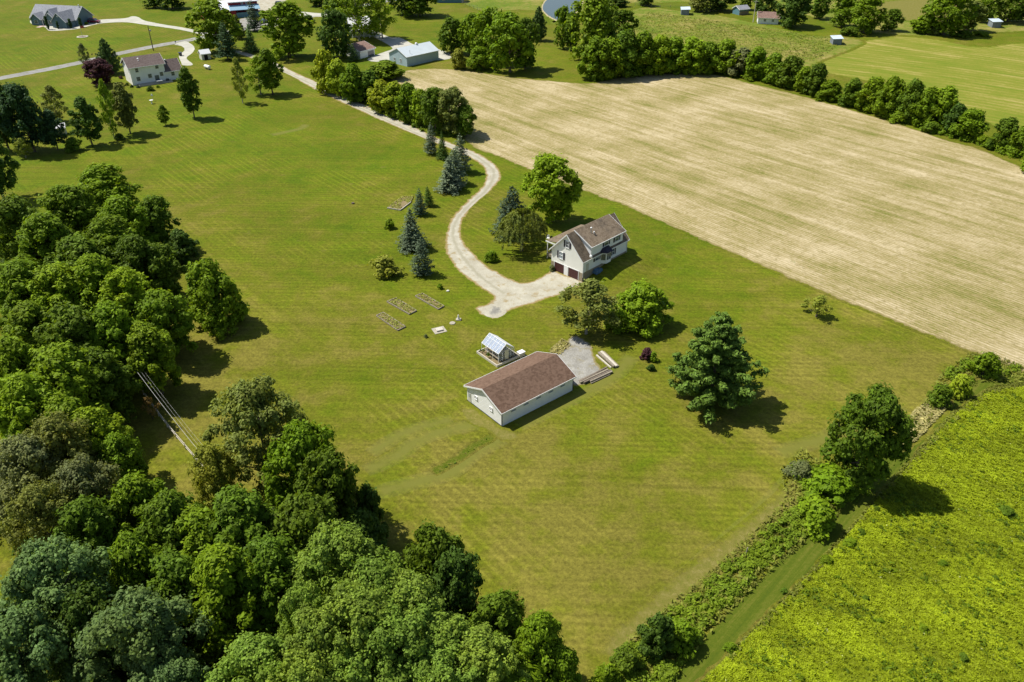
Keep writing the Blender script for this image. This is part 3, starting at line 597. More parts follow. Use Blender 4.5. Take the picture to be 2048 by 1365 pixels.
row('the silvery stand, middle row', WB, [(620, 1245, 16, 150, 'silver', 's'), (705, 1205, 16, 165, 'silver', 's'), (790, 1245, 15, 165, 'silver', 's'), (875, 1240, 14, 150, 'silver', 's')])
row('the silvery stand, front row', WB, [(500, 1305, 15, 170, 'silver', 's'), (595, 1330, 15, 150, 'silver', 's'), (690, 1315, 14, 160, 'silver', 's'), (790, 1330, 13, 170, 'silver', 's'), (880, 1330, 13, 160, 'silver', 's'), (965, 1300, 12, 140, 'silver', 's'), (1030, 1345, 9, 120, 'hedge', 'g')])
row('the fringe between silvery stand and lawn', WB, [(855, 1075, 13, 105, 'broad', 'dg'), (912, 1115, 13, 110, 'broad', 'd'), (1005, 1195, 12, 120, 'walnut', 'dg'), (1075, 1250, 11, 105, 'walnut', 'g'), (1115, 1300, 9, 85, 'walnut', 'g')])
# --- lone trees of the lawn
T(438, 650, 530, 134, 'dense', 'g', 'lone round green tree on the lawn right of the left woods')
T(1105, 443, 316, 112, 'broad', 'b', 'big bright green tree behind the house, by the stubble field')
T(1022, 470, 372, 78, 'dome_spruce', 'dbs', 'rounded blue spruce between the drive bend and the house')
T(1043, 502, 420, 94, 'weep', 'o', 'olive weeping tree left of the farm house')
T(1172, 668, 562, 132, 'thin', 'o', 'loose olive tree at the corner of the grey gravel pad')
T(1279, 650, 573, 124, 'dense', 'b', 'low spreading bright green tree right of the loose olive tree')
T(1420, 802, 630, 225, 'pine', 'pn', 'big shaggy pine alone on the lawn right of the long barn')
T(1632, 634, 598, 74, 'wisp', 'l', 'small wispy half-bare tree alone in the right lawn')
T(1704, 968, 785, 158, 'broad', 'dg', 'big round dark green tree on the hedgerow beside the yellow meadow')
T(1655, 990, 925, 110, 'shrub', 'g', 'tangled bush at the foot of the big dark hedgerow tree', cat='shrub')
T(1600, 955, 918, 60, 'shrub', 'gr', 'greyish sprawling bush left of the big dark hedgerow tree')
T(1628, 1052, 985, 92, 'shrub', 'b', 'bright green bush below the big dark hedgerow tree')
T(1878, 808, 757, 50, 'shrub', 'dg', 'neat round dark bush at the top end of the mown track')
T(1915, 790, 735, 48, 'shrub', 'y', 'yellow-green bush between the round bush and the vine-covered bush')
T(1965, 752, 690, 60, 'shrub', 'g', 'vine-covered bush at the corner of the stubble field')
T(1308, 1305, 1232, 62, 'hedge', 'd', 'small dark upright tree in the lower hedgerow', name='broadleaf_tree')
T(1250, 1340, 1290, 70, 'shrub', 'dg', 'deep green bush left of the small dark upright hedgerow tree')
T(1360, 1290, 1230, 80, 'shrub', 'g', 'green bush right of the small dark upright hedgerow tree')
T(1210, 1370, 1320, 60, 'shrub', 'g', 'green bush at the lower end of the hedgerow')
T(1293, 718, 690, 30, 'shrub', 'p', 'purple round shrub right of the gravel pad', group=None)
T(1306, 722, 698, 22, 'shrub', 'g', 'small green shrub touching the purple shrub')
T(1302, 741, 726, 19, 'shrub', 'd', 'little dark shrub below the purple shrub')
T(780, 457, 432, 26, 'shrub', 'g', 'small round shrub below the big planting bed')
T(770, 549, 500, 62, 'shrub', 'l', 'wide loose shrub left of the last blue spruce', name='shrub', cat='shrub')
T(982, 523, 496, 30, 'shrub', 'g', 'small shrub inside the bend of the drive')
T(880, 578, 564, 14, 'shrub', 'g', 'tiny shrub beside the white rock')
T(852, 675, 667, 9, 'shrub', 'gr', 'tiny grey plant left of the barn greenhouse')
T(1104, 541, 527, 18, 'shrub', 'gr', 'small grey shrub at the garage corner of the farm house')
# --- spruces along the drive
GS = 'conifers along the drive'
for a in [(862, 308, 246, 32, 'bs', 'blue spruce furthest up the drive'), (886, 318, 262, 27, 'd', 'slim dark green conifer beside the furthest blue spruce'), (921, 345, 268, 46, 'bs', 'blue spruce at the top of the drive bend'),
          (907, 368, 297, 50, 'bs', 'pale blue spruce in the middle of the three at the bend'), (901, 381, 315, 56, 'bs', 'wide pale blue spruce, nearest of the three at the bend'), (840, 430, 378, 30, 'dbs', 'small dark spruce by the big planting bed'),
          (858, 412, 372, 22, 'd', 'smallest dark conifer, right of the planting bed spruce'), (826, 497, 418, 58, 'bs', 'tall pale blue spruce on the lawn left of the drive'), (845, 549, 476, 46, 'dbs', 'blue-green spruce nearest the raised beds')]:
    T(a[0], a[1], a[2], a[3], 'spruce', a[4], a[5], group=GS)
# --- neighbour's trees, upper left
for a in [(70, 304, 172, 96, 'broad', 'k', 'big blackish green tree in the neighbour yard, near the left edge'), (116, 300, 222, 58, 'oval', 'k', 'dark tree right of the big blackish tree in the neighbour yard'),
          (118, 245, 172, 54, 'thin', 'o', 'thin olive tree behind the big blackish tree'), (185, 291, 196, 70, 'oval', 'd', 'dark tree with bare stem, left of the tall narrow tree'), (229, 279, 163, 42, 'thin', 'g', 'tall narrow tree with a long bare trunk'),
          (261, 267, 168, 60, 'oval', 'o', 'pale green egg-shaped tree below the two-storey house'), (331, 251, 211, 28, 'oval', 'g', 'little young tree below the two-storey house'), (389, 236, 136, 55, 'oval', 'dg', 'egg-shaped dark green tree right of the two-storey house'),
          (205, 172, 120, 66, 'broad', 'p', 'purple-leaved tree left of the two-storey house'), (174, 134, 88, 28, 'thin', 'gr', 'thin grey tree behind the purple-leaved tree'), (222, 148, 78, 54, 'pine', 'sp', 'dark pine beside the road, left of the two-storey house'),
          (8, 398, 262, 90, 'walnut', 'd', 'dark tree on bare stems at the left edge, below the neighbour yard'), (18, 300, 150, 70, 'broad', 'd', 'dark tree cut by the left edge, above the neighbour yard trees'), (52, 316, 278, 34, 'thin', 'l', 'small light green tree at the feet of the left edge trees'),
          (440, 104, 2, 88, 'far', 'g', 'tall wide tree in front of the red barn'), (456, 120, 42, 42, 'spruce', 'k', 'dark pointed spruce below the red barn'), (503, 104, 50, 30, 'spruce', 'sp', 'small pointed spruce right of the dark pointed one'),
          (479, 78, 30, 34, 'pine', 'o', 'thin pine behind the small pointed spruce'), (510, 62, -4, 34, 'spruce', 'dbs', 'blue-green spruce at the right end of the red barn'), (579, 114, 8, 104, 'far', 'g', 'wide willow-like tree right of the red barn'),
          (486, 207, 118, 38, 'thin', 'l', 'half-bare slim tree left of the pair above the big lawn'), (522, 190, 114, 56, 'thin', 'b', 'light tree, left one of the pair above the big lawn'), (546, 190, 100, 66, 'oval', 'g', 'darker tree, right one of the pair above the big lawn'),
          (676, 116, 22, 74, 'far', 'd', 'dark tree left of the brown-roofed garage'), (719, 82, -45, 110, 'thin', 'g', 'very tall forked tree in front of the grey farmhouse'), (765, 78, -10, 70, 'thin', 'b', 'tall loose tree reaching over the farm driveway'), (690, 62, -30, 70, 'far', 'dg', 'tall dense tree at the left end of the grey farmhouse'),
          (617, 46, 24, 28, 'shrub', 'd', 'clipped round bush beside the farm driveway'), (708, 122, 87, 26, 'spruce', 'sp', 'little conifer in front of the brown-roofed garage'), (838, 33, -38, 92, 'far', 'dg', 'wide tree beyond the farm lawn, at the top edge'),
          (805, 30, -34, 54, 'far', 'd', 'dark tree at the top edge, left of the wide one beyond the farm lawn'), (750, 76, 42, 30, 'thin', 'g', 'small tree beside the farm driveway bend'), (345, 18, -22, 60, 'far', 'd', 'dark tree at the top edge left of the red barn'), (308, 16, -18, 44, 'far', 'dg', 'deep green tree at the top edge, leftmost of its pair'), (640, 12, -30, 60, 'far', 'dg', 'tree at the top edge above the willow-like tree')]:
    T(a[0], a[1], a[2], a[3], a[4], a[5], a[6])
# --- clump right of the pale blue barn
row('the clump beside the pale blue barn', 'trees right of the pale blue barn', [(902, 108, 38, 64, 'far', 'dg'), (918, 138, 96, 30, 'hedge', 'l'), (945, 112, 30, 64, 'far', 'g'), (958, 140, 92, 42, 'hedge', 'g'), (985, 128, 20, 80, 'far', 'g'), (1020, 145, 28, 86, 'far', 'g'), (1050, 138, 40, 62, 'far', 'dg'), (1076, 82, 14, 40, 'pine', 'sp')], 'foot')
row('the group between pond and field', 'trees by the pond', [(1126, 98, 16, 46, 'far', 'g'), (1142, 102, 28, 40, 'far', 'dg'), (1178, 122, -6, 92, 'far', 'g'), (1205, 112, 0, 78, 'far', 'dg'), (1242, 92, 22, 54, 'far', 'dg')], 'foot')
# --- hedgerow along the drive
row('the row between drive and field', 'trees between drive and field', [(655, 186, 96, 40, 'hedge', 'y'), (682, 192, 116, 46, 'hedge', 'y'), (708, 204, 124, 52, 'hedge', 'g'), (742, 204, 138, 50, 'hedge', 'dg'), (775, 156, 120, 64, 'hedge', 'g'), (765, 224, 158, 50, 'hedge', 'y'), (792, 230, 162, 52, 'hedge', 'y'), (818, 244, 164, 48, 'hedge', 'g'), (845, 250, 176, 40, 'hedge', 'b'), (872, 262, 178, 72, 'broad', 'dg'), (905, 268, 178, 84, 'broad', 'o'), (932, 274, 212, 56, 'broad', 'dg')], 'foot')
# --- hedgerow behind the field
HR = 'trees of the hedgerow behind the stubble field'
row('the tall half of the field hedgerow', HR, [(1192, 158, 70, 60, 'hedge', 'g'), (1218, 158, 74, 58, 'hedge', 'g'), (1248, 154, 55, 62, 'hedge', 'dg'), (1280, 150, 60, 60, 'hedge', 'g'), (1312, 148, 68, 58, 'hedge', 'b'), (1345, 146, 72, 62, 'hedge', 'g'), (1380, 146, 72, 60, 'hedge', 'b'), (1412, 145, 82, 56, 'hedge', 'g'), (1448, 146, 76, 60, 'hedge', 'g'), (1480, 150, 95, 54, 'hedge', 'gr'), (1510, 156, 92, 52, 'hedge', 'g')], 'foot')
row('the thin half of the field hedgerow', HR, [(1545, 166, 104, 50, 'hedge', 'g'), (1576, 174, 110, 48, 'hedge', 'dg'), (1606, 184, 132, 40, 'hedge', 'g'), (1628, 190, 124, 44, 'hedge', 'dg'), (1658, 200, 158, 42, 'hedge', 'g'), (1702, 212, 155, 42, 'hedge', 'dg'), (1740, 224, 152, 52, 'hedge', 'g'), (1772, 234, 150, 50, 'hedge', 'g'), (1812, 244, 156, 46, 'hedge', 'dg'), (1845, 252, 172, 50, 'hedge', 'g'), (1878, 256, 170, 56, 'hedge', 'b'), (1900, 268, 205, 40, 'hedge', 'd'), (1932, 278, 216, 52, 'hedge', 'g'), (2002, 300, 233, 48, 'hedge', 'dg'), (2036, 312, 250, 46, 'hedge', 'g'), (2058, 345, 300, 40, 'hedge', 'b')], 'foot')
row('the low growth of the field hedgerow', 'bushes of the far hedgerow', [(1500, 160, 134, 34, 'shrub', 'g'), (1640, 200, 176, 34, 'shrub', 'g'), (1685, 212, 188, 30, 'shrub', 'dg'), (1795, 246, 214, 36, 'shrub', 'g'), (1862, 266, 236, 38, 'shrub', 'dg'), (1962, 290, 264, 34, 'shrub', 'g'), (1978, 296, 268, 32, 'shrub', 'g')], 'foot')
# --- far right farmyard trees
row('the far trees beyond the pasture', 'far trees at the top right', [(1236, 14, -6, 34, 'hedge', 'd'), (1292, 12, -14, 40, 'far', 'd'), (1402, 24, -22, 56, 'far', 'o'), (1440, 22, -20, 60, 'far', 'd'), (1490, 20, -24, 40, 'far', 'dg'), (1530, 34, -20, 60, 'far', 'd'), (1582, 54, -12, 80, 'far', 'd'), (1638, 38, -14, 50, 'far', 'dg'), (1684, 54, -10, 64, 'far', 'g'), (1728, 66, -6, 76, 'far', 'g'), (1778, 62, 20, 48, 'far', 'dg'), (1844, 66, 28, 52, 'hedge', 'g'), (1886, 70, -26, 92, 'far', 'g'), (1932, 62, 4, 60, 'far', 'o'), (1966, 46, -16, 50, 'far', 'g'), (2014, 44, -20, 70, 'far', 'dg'), (2050, 44, -14, 50, 'far', 'd')], 'foot')
row('the low growth under the far trees', 'far bushes at the top right', [(1700, 72, 48, 44, 'shrub', 'dg'), (1870, 70, 48, 36, 'shrub', 'o'), (1925, 74, 56, 40, 'shrub', 'dg'), (1962, 72, 60, 40, 'shrub', 'g'), (1905, 5, -10, 60, 'shrub', 'd')], 'foot')
for x0, ty in ((97, 33), (117, 43), (142, 38), (163, 36)):
    T(x0, {97: 59, 117: 58, 142: 57, 163: 55}[x0], ty, 8 if x0 != 117 else 6, 'column', 'k', {97: 'tallest dark columnar shrub by the ranch house porch', 117: 'slimmest columnar shrub, right of the paver walk', 142: 'columnar shrub before the garage window of the ranch house', 163: 'columnar shrub at the right front corner of the ranch house'}[x0], group='columnar shrubs before the ranch house')
for x0, y0, w0, ck, l in ((122, 52, 8, 'rust', 'left rusty grass clump before the ranch house'), (132, 52, 8, 'rust', 'right rusty grass clump before the ranch house'), (173, 50, 9, 'g', 'low green shrub by the red car'),
                          (302, 182, 16, 'dg', 'round shrub at the patio edge of the two-storey house'), (316, 176, 9, 'b', 'small bright shrub at the patio edge of the two-storey house'), (242, 158, 9, 'p', 'dark little shrub at the rear gable corner of the two-storey house'),
                          (255, 171, 9, 'dg', 'little shrub halfway along the gable of the two-storey house'), (264, 175, 8, 'd', 'little dark shrub at the front gable corner of the two-storey house'), (150, 302, 42, 'dg', 'wide low shrub in the shade of the blackish tree'),
                          (277, 176, 9, 'dbs', 'bluish shrub against the front wall of the two-storey house'), (240, 280, 20, 'd', 'low dark bush beside the tall narrow tree')):
    T(x0, y0, y0 - w0 * .85, w0, 'shrub', ck, l)
T(306, 838, 796, 44, 'wisp', 'rust', 'small rusty-leaved tree on the rail fence', name='broadleaf_tree')
# meadow clumps one can count
for i, (a, b, c) in enumerate([(2012, 1030, 36), (1700, 1090, 30), (1722, 1068, 22), (1652, 1125, 28), (1750, 1020, 20), (1460, 1300, 30), (1568, 1185, 18), (1845, 1260, 24), (1925, 1320, 26), (1885, 1130, 20), (1990, 1160, 18), (1760, 1245, 18), (1730, 1200, 18)]):
    T(a, b, b - c * .5, c, 'shrub', 'g' if i % 2 else 'dg', ['tallest dark weed clump far right in the yellow meadow', 'weed clump in the meadow just below the big hedgerow tree', 'weed clump right behind the one below the hedgerow tree', 'dark weed clump at the meadow edge beside the track', 'weed clump in the shadow end of the big hedgerow tree', 'weed clump at the lower track edge of the meadow', 'small weed clump halfway down the track edge', 'weed clump in the middle of the lower meadow', 'weed clump near the bottom right of the meadow', 'small weed clump left of the far right one', 'small weed clump near the right edge of the meadow', 'small weed clump in the bright middle of the meadow', 'small weed clump up from the bright middle of the meadow'][i], name='weed_clump', cat='weeds', group='weed clumps in the meadow')

# ------------------------------------------------------------------ ground cover one cannot count
def inside(P, poly):
    x, y = P[:, 0], P[:, 1]; r = np.zeros(len(P), bool); n = len(poly)
    for i in range(n):
        a, b = poly[i], poly[(i + 1) % n]
        c = ((a[1] > y) != (b[1] > y)) & (x < (b[0] - a[0]) * (y - a[1]) / (b[1] - a[1] + 1e-12) + a[0]); r ^= c
    return r
def scatter(px, per_m2, rng):
    poly = [at(*q) for q in px]; A = np.array(poly); lo, hi = A.min(0), A.max(0)
    n = int((hi[0] - lo[0]) * (hi[1] - lo[1]) * per_m2); P = rng.uniform(lo, hi, (n, 2)); return P[inside(P, poly)]
def vnoise(P, sc_, seed):
    r = np.random.default_rng(seed); k = r.normal(size=(14, 2)) * sc_; p = r.uniform(0, 6.28, 14)
    return np.sin(P @ k.T + p).mean(1) * 1.9
def ground_cover(name, px, dens, size, hmax, ck, label, seed, cat, mat='meadow_leaves', lean=.6, patch=.5, keep=None):
    rng = np.random.default_rng(seed); P = scatter(px, dens, rng)
    if keep is not None: P = P[vnoise(P, .9, seed + 9) + .6 * vnoise(P, 3.2, seed + 8) > keep]
    n1 = vnoise(P, patch, seed + 1); n2 = vnoise(P, patch * 4, seed + 2)
    n3 = vnoise(P, patch * 9, seed + 3)
    h = hmax * np.clip(.35 + .22 * n1 + .25 * n2 + .42 * n3, .02, 1.3) * rng.uniform(.6, 1, len(P))
    Q = np.column_stack([P, h + .02]); Nn = np.column_stack([rng.normal(size=(len(P), 2)) * lean * .6 + np.array([-.15, .05]), np.ones(len(P)) * .9])
    tone = .45 + .34 * n1 + .26 * n2 + .14 * n3 + rng.uniform(-.3, .3, len(P))
    me = quads_mesh(name, Q, Nn, size * rng.uniform(.5, 1.5, len(P)), 2.0, tone, mat, rng)
    o = link(name, me); o.color = (*COLS.get(ck, ck), 1); tag(o, label, cat, kind='stuff'); return o
COLS['hg'] = (.15, .165, .025); COLS['md'] = (.205, .250, .008); COLS['br'] = (.082, .120, .008); COLS['st'] = (.30, .27, .11)
mead = [(1352, 1420), (1400, 1370), (1500, 1272), (1600, 1172), (1700, 1066), (1760, 994), (1800, 955), (1850, 895), (1900, 842), (1940, 806), (1985, 784), (2048, 776), (2090, 776), (2110, 1420)]
ground_cover('meadow_plants', mead, 190, .13, .62, 'md', 'bright yellow-green weedy meadow plants', 5, 'meadow plants')
ground_cover('meadow_weeds', mead, 26, .17, .8, 'g', 'darker green weeds in drifts through the meadow', 41, 'weeds', keep=.25)
ground_cover('meadow_flowers', mead, .35, .11, .5, (.40, .42, .16), 'pale flower heads scattered through the meadow', 9, 'flowers')
hp = [(1190, 1400), (1240, 1310), (1290, 1262), (1400, 1182), (1500, 1092), (1590, 1015), (1640, 965), (1668, 1030), (1640, 1046), (1600, 1078), (1540, 1128), (1480, 1188), (1420, 1252), (1375, 1310), (1310, 1410)]
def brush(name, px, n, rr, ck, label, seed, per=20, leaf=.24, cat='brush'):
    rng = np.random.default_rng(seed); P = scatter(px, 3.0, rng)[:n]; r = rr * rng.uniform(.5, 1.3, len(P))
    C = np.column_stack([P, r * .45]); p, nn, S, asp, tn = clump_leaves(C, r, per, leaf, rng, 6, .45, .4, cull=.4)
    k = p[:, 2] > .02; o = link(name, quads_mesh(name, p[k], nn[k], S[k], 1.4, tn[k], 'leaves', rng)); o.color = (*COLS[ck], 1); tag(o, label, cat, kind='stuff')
brush('hedgerow_brush', hp, 430, .48, 'br', 'tangled green brush of the hedgerow between lawn and mown track', 6)
brush('hedgerow_brush', [(1640, 1020), (1580, 950), (1600, 925), (1660, 940), (1740, 985), (1700, 1010)], 60, .8, 'g', 'brush round the foot of the big dark hedgerow tree', 8)
brush('hedgerow_brush', [(1850, 800), (1890, 745), (1940, 715), (2000, 720), (2060, 745), (2060, 752), (1960, 755), (1910, 790), (1880, 815)], 70, .5, 'br', 'low brush at the corner between lawn, field and meadow', 11)
brush('field_edge_brush', [(1175, 160), (1240, 150), (1330, 143), (1420, 143), (1500, 158), (1600, 184), (1700, 212), (1800, 242), (1900, 276), (1960, 292), (2060, 330), (2060, 318), (1960, 282), (1850, 245), (1700, 200), (1600, 172), (1500, 146), (1400, 134), (1240, 140)], 420, 1.3, 'g', 'undergrowth at the foot of the hedgerow behind the stubble field', 12, 14, .42)
brush('drive_edge_brush', [(640, 178), (700, 200), (780, 236), (850, 268), (930, 285), (920, 262), (860, 240), (800, 215), (720, 180), (660, 160)], 150, 1.0, 'dg', 'undergrowth between the drive and the stubble field', 13, 14, .38)
rngw = np.random.default_rng(3)
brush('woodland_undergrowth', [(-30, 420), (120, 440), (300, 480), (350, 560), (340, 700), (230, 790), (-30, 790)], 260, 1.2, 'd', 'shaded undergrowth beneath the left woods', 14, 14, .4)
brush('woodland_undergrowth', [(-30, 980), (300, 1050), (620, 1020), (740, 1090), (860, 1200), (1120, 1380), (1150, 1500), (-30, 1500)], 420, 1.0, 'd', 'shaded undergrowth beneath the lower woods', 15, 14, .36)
ground_cover('hedgerow_grass', [(1180, 1400), (1225, 1310), (1280, 1250), (1395, 1165), (1495, 1075), (1570, 1000), (1560, 940), (1600, 900), (1700, 960), (1680, 1030), (1650, 1052), (1608, 1088), (1545, 1140), (1485, 1200), (1425, 1262), (1380, 1320), (1310, 1420)], 16, .26, .8, 'hg', 'rough tall grass and weeds fringing the hedgerow', 31, 'grass', lean=.9)
ground_cover('hedgerow_grass', [(1770, 900), (1850, 800), (1885, 745), (1940, 708), (2000, 715), (2080, 745), (2080, 768), (1960, 765), (1910, 798), (1880, 825), (1800, 900)], 12, .26, .7, 'hg', 'rough grass round the bushes at the field corner', 32, 'grass', lean=.9)
ground_cover('swale_weeds', [(868, 944), (905, 924), (960, 884), (980, 874), (982, 878), (940, 908), (905, 934), (880, 948)], 2.5, .2, .25, 'dg', 'dark weeds growing along the shallow ditch below the barn', 21, 'weeds', 'leaves')
ground_cover('track_edge_grass', [(1392, 1376), (1500, 1262), (1600, 1162), (1700, 1054), (1795, 944), (1900, 828), (1985, 770), (2060, 764), (2060, 784), (1990, 788), (1905, 848), (1800, 962), (1700, 1076), (1600, 1182), (1500, 1284), (1410, 1378)], 40, .2, .5, 'hg', 'ragged grass where the meadow meets the mown track', 44, 'grass', lean=.9)
ground_cover('verge_grass', [(1780, 905), (1800, 858), (1830, 822), (1860, 798), (1905, 806), (1870, 842), (1830, 885)], 40, .26, .5, 'st', 'long straw-coloured grass beside the mown track', 22, 'grass')
ground_cover('bank_grass', [(1098, 702), (1125, 678), (1142, 690), (1128, 704), (1112, 714)], 25, .22, .4, 'st', 'dry grass on the small bank behind the barn', 23, 'grass')
ground_cover('pasture_weeds', [(1240, 58), (1300, 24), (1500, 52), (1690, 80), (1640, 118), (1600, 128), (1480, 95), (1300, 72)], 1.2, .45, .6, 'l', 'coarse weeds and tall grass of the rough pasture', 25, 'weeds', patch=.12)

# ------------------------------------------------------------------ buildings
def face_box(m, face, pos, a0, a1, z0, z1, d0, d1):
    """box lying on a wall: face 'u' (wall at u=pos facing -u) spans w; 'w' (wall at w=pos facing -w) spans u; d = depth outwards"""
    if face == 'u': m.box(pos - d1, pos - d0, a0, a1, z0, z1)
    elif face == 'U': m.box(pos + d0, pos + d1, a0, a1, z0, z1)
    elif face == 'w': m.box(a0, a1, pos - d1, pos - d0, z0, z1)
    else: m.box(a0, a1, pos + d0, pos + d1, z0, z1)
def window(root, face, pos, c, zc, wd, ht, shutters=True, glass='window_glass', frame='trim', bars=True, sh='shutter'):
    t = .07; f = MB(); a0, a1, z0, z1 = c - wd / 2, c + wd / 2, zc - ht / 2, zc + ht / 2
    face_box(f, face, pos, a0 - t, a1 + t, z1, z1 + t, .0, .09); face_box(f, face, pos, a0 - t * 1.4, a1 + t * 1.4, z0 - t, z0, .0, .12)
    face_box(f, face, pos, a0 - t, a0, z0, z1, .0, .09); face_box(f, face, pos, a1, a1 + t, z0, z1, .0, .09)
    if bars: face_box(f, face, pos, a0, a1, zc - .03, zc + .03, .01, .07)
    fr = f.build('window', frame, root)
    g = MB(); face_box(g, face, pos, a0, a1, z0, z1, -.02, .03); g.build('pane', glass, fr)
    if shutters:
        for q in (a0 - t - .42, a1 + t + .02):
            m = MB(); face_box(m, face, pos, q, q + .40, z0 - .05, z1 + .08, .01, .06)
            for k in range(5): face_box(m, face, pos, q + .05, q + .35, z0 + ht * (k + .2) / 5, z0 + ht * (k + .5) / 5, .06, .075)
            m.build('shutter', sh, root)
def gable(root, L, W, e, p, ov=.4, wall='white_siding', roof='brown_shingle', u0=0, w0=0, z0=0, trim='trim', th=.14, gov=None):
    gov = ov if gov is None else gov; h = W / 2
    MB().prism([(w0, z0), (w0 + W, z0), (w0 + W, e), (w0 + h, p), (w0, e)], u0, u0 + L).build('wall', wall, root)
    s_ = (p - e) / h; a, b = u0 - gov, u0 + L + gov; m = MB(); r = w0 + h
    k = .05
    m.slab([(a, w0 - ov, e - s_ * ov + th + k), (b, w0 - ov, e - s_ * ov + th + k), (b, r, p + th + k), (a, r, p + th + k)], th)
    m.slab([(a, r, p + th + k - .004), (b, r, p + th + k - .004), (b, w0 + W + ov, e - s_ * ov + th + k), (a, w0 + W + ov, e - s_ * ov + th + k)], th)
    rf = m.build('roof', roof, root)
    t = MB(); z_e = e - s_ * ov
    for uu in (a - .05, b + .003):          # rake boards
        t.hexa([(uu, w0 - ov, z_e + k - .12), (uu + .047, w0 - ov, z_e + k - .12), (uu + .047, r, p + k - .12), (uu, r, p + k - .12)], [(uu, w0 - ov, z_e + th + k + .02), (uu + .047, w0 - ov, z_e + th + k + .02), (uu + .047, r, p + th + k + .02), (uu, r, p + th + k + .02)])
        t.hexa([(uu, r, p + k - .12), (uu + .047, r, p + k - .12), (uu + .047, w0 + W + ov, z_e + k - .12), (uu, w0 + W + ov, z_e + k - .12)], [(uu, r, p + th + k + .02), (uu + .047, r, p + th + k + .02), (uu + .047, w0 + W + ov, z_e + th + k + .02), (uu, w0 + W + ov, z_e + th + k + .02)])
    for ww in (w0 - ov - .05, w0 + W + ov + .003): t.box(a + .01, b - .01, ww, ww + .047, z_e + k - .06, z_e + th + k + .03)
    t.build('fascia', trim, rf)
    return rf
def bld(name, label, origin, ang, cat): return thing(name, label, cat, origin, R(ang))

# farm house
hs = bld('farm_house', 'white farm house with brown roof, two garage doors and a bay window', (HO[0], HO[1], 0), 45.84, 'house')
L_, W_, e_, p_ = 13.7, 7.9, 4.52, 8.62
MB().box(-.03, L_ + .02, -.03, W_ + .03, -.4, 1.9).build('brick_base', 'brick', hs)
gable(hs, L_, W_, e_, p_, .35, 'cream_siding', 'house_shingle', z0=1.9, th=.13)
# second-storey front dormer wall and its shallower roof from the ridge
dm = MB(); u1, u2, E = 2.3, 12.1, 6.85
dm.hexa([(u1, -.02, 4.5), (u2, -.02, 4.5), (u2, W_ / 2, 8.3), (u1, W_ / 2, 8.3)], [(u1, -.02, E), (u2, -.02, E), (u2, W_ / 2, 8.62), (u1, W_ / 2, 8.62)])
dm.box(u1, u2, -.02, 0.02, 1.9, 4.6); dm.build('dormer_wall', 'white_siding', hs)
dr = MB(); sl_ = (8.85 - E) / (W_ / 2)
dr.slab([(u1 - .35, -.45, E + .12 - sl_ * .4), (u2 + .35, -.45, E + .12 - sl_ * .4), (u2 + .35, W_ / 2 + .1, 8.97), (u1 - .35, W_ / 2 + .1, 8.97)], .13)
dr.hexa([(3.6, W_ / 2 + .1, 8.55), (u2 + .35, W_ / 2 + .1, 8.55), (u2 + .35, W_ / 2 + .75, 8.2), (3.6, W_ / 2 + .75, 8.2)], [(3.6, W_ / 2 + .1, 8.968), (u2 + .35, W_ / 2 + .1, 8.968), (u2 + .35, W_ / 2 + .75, 8.55), (3.6, W_ / 2 + .75, 8.55)])
dro = dr.build('dormer_roof', 'house_shingle', hs)
t = MB(); zt = E + .12 - sl_ * .4
t.box(u1 - .35, u2 + .35, -.52, -.452, zt - .16, zt + .02)
for uu in (u1 - .40, u2 + .355): t.hexa([(uu, -.45, zt - .2), (uu + .05, -.45, zt - .2), (uu + .05, W_ / 2 + .1, 8.75), (uu, W_ / 2 + .1, 8.75)], [(uu, -.45, zt + .02), (uu + .05, -.45, zt + .02), (uu + .05, W_ / 2 + .1, 8.99), (uu, W_ / 2 + .1, 8.99)])
t.build('fascia', 'trim', dro)
MB().box(0, L_, -.03, -.004, 1.9, 4.5).build('front_siding', 'white_siding', hs)
for (a, b, z0, z1) in ((4.55, 7.0, .06, 2.0), (.95, 3.4, .06, 2.0)):
    f = MB(); face_box(f, 'u', 0, a - .1, b + .1, z1, z1 + .12, .03, .09); face_box(f, 'u', 0, a - .1, a, 0, z1, .03, .09); face_box(f, 'u', 0, b, b + .1, 0, z1, .03, .09); f.build('door_frame', 'trim', hs)
    g = MB(); face_box(g, 'u', 0, a, b, z0, z1, .035, .06)
    for r_ in range(4):
        for c_ in range(4): face_box(g, 'u', 0, a + (b - a) * (c_ + .12) / 4, a + (b - a) * (c_ + .88) / 4, z0 + (z1 - z0) * (r_ + .15) / 4, z0 + (z1 - z0) * (r_ + .85) / 4, .06, .075)
    g.build('garage_door', 'garage_brown', hs)
MB().box(-.14, -.04, 3.5, 4.45, -.1, 2.1).build('door_pier', 'white_paint', hs)
window(hs, 'u', 0, 5.45, 3.85, .95, 1.35, glass='curtained_glass'); window(hs, 'u', 0, 3.95, 6.6, .8, 1.25)
window(hs, 'w', -.03, 6.85, 6.05, 1.2, 1.15); window(hs, 'w', -.03, 10.15, 5.9, 1.15, 1.25)
window(hs, 'w', -.03, 4.2, 3.75, 1.15, 1.1); window(hs, 'w', -.03, 9.3, 3.3, .55, 1.35)
m = MB(); face_box(m, 'w', -.03, 1.0, 1.75, 1.95, 3.5, .01, .06); m.build('side_door', 'tan_siding', hs)
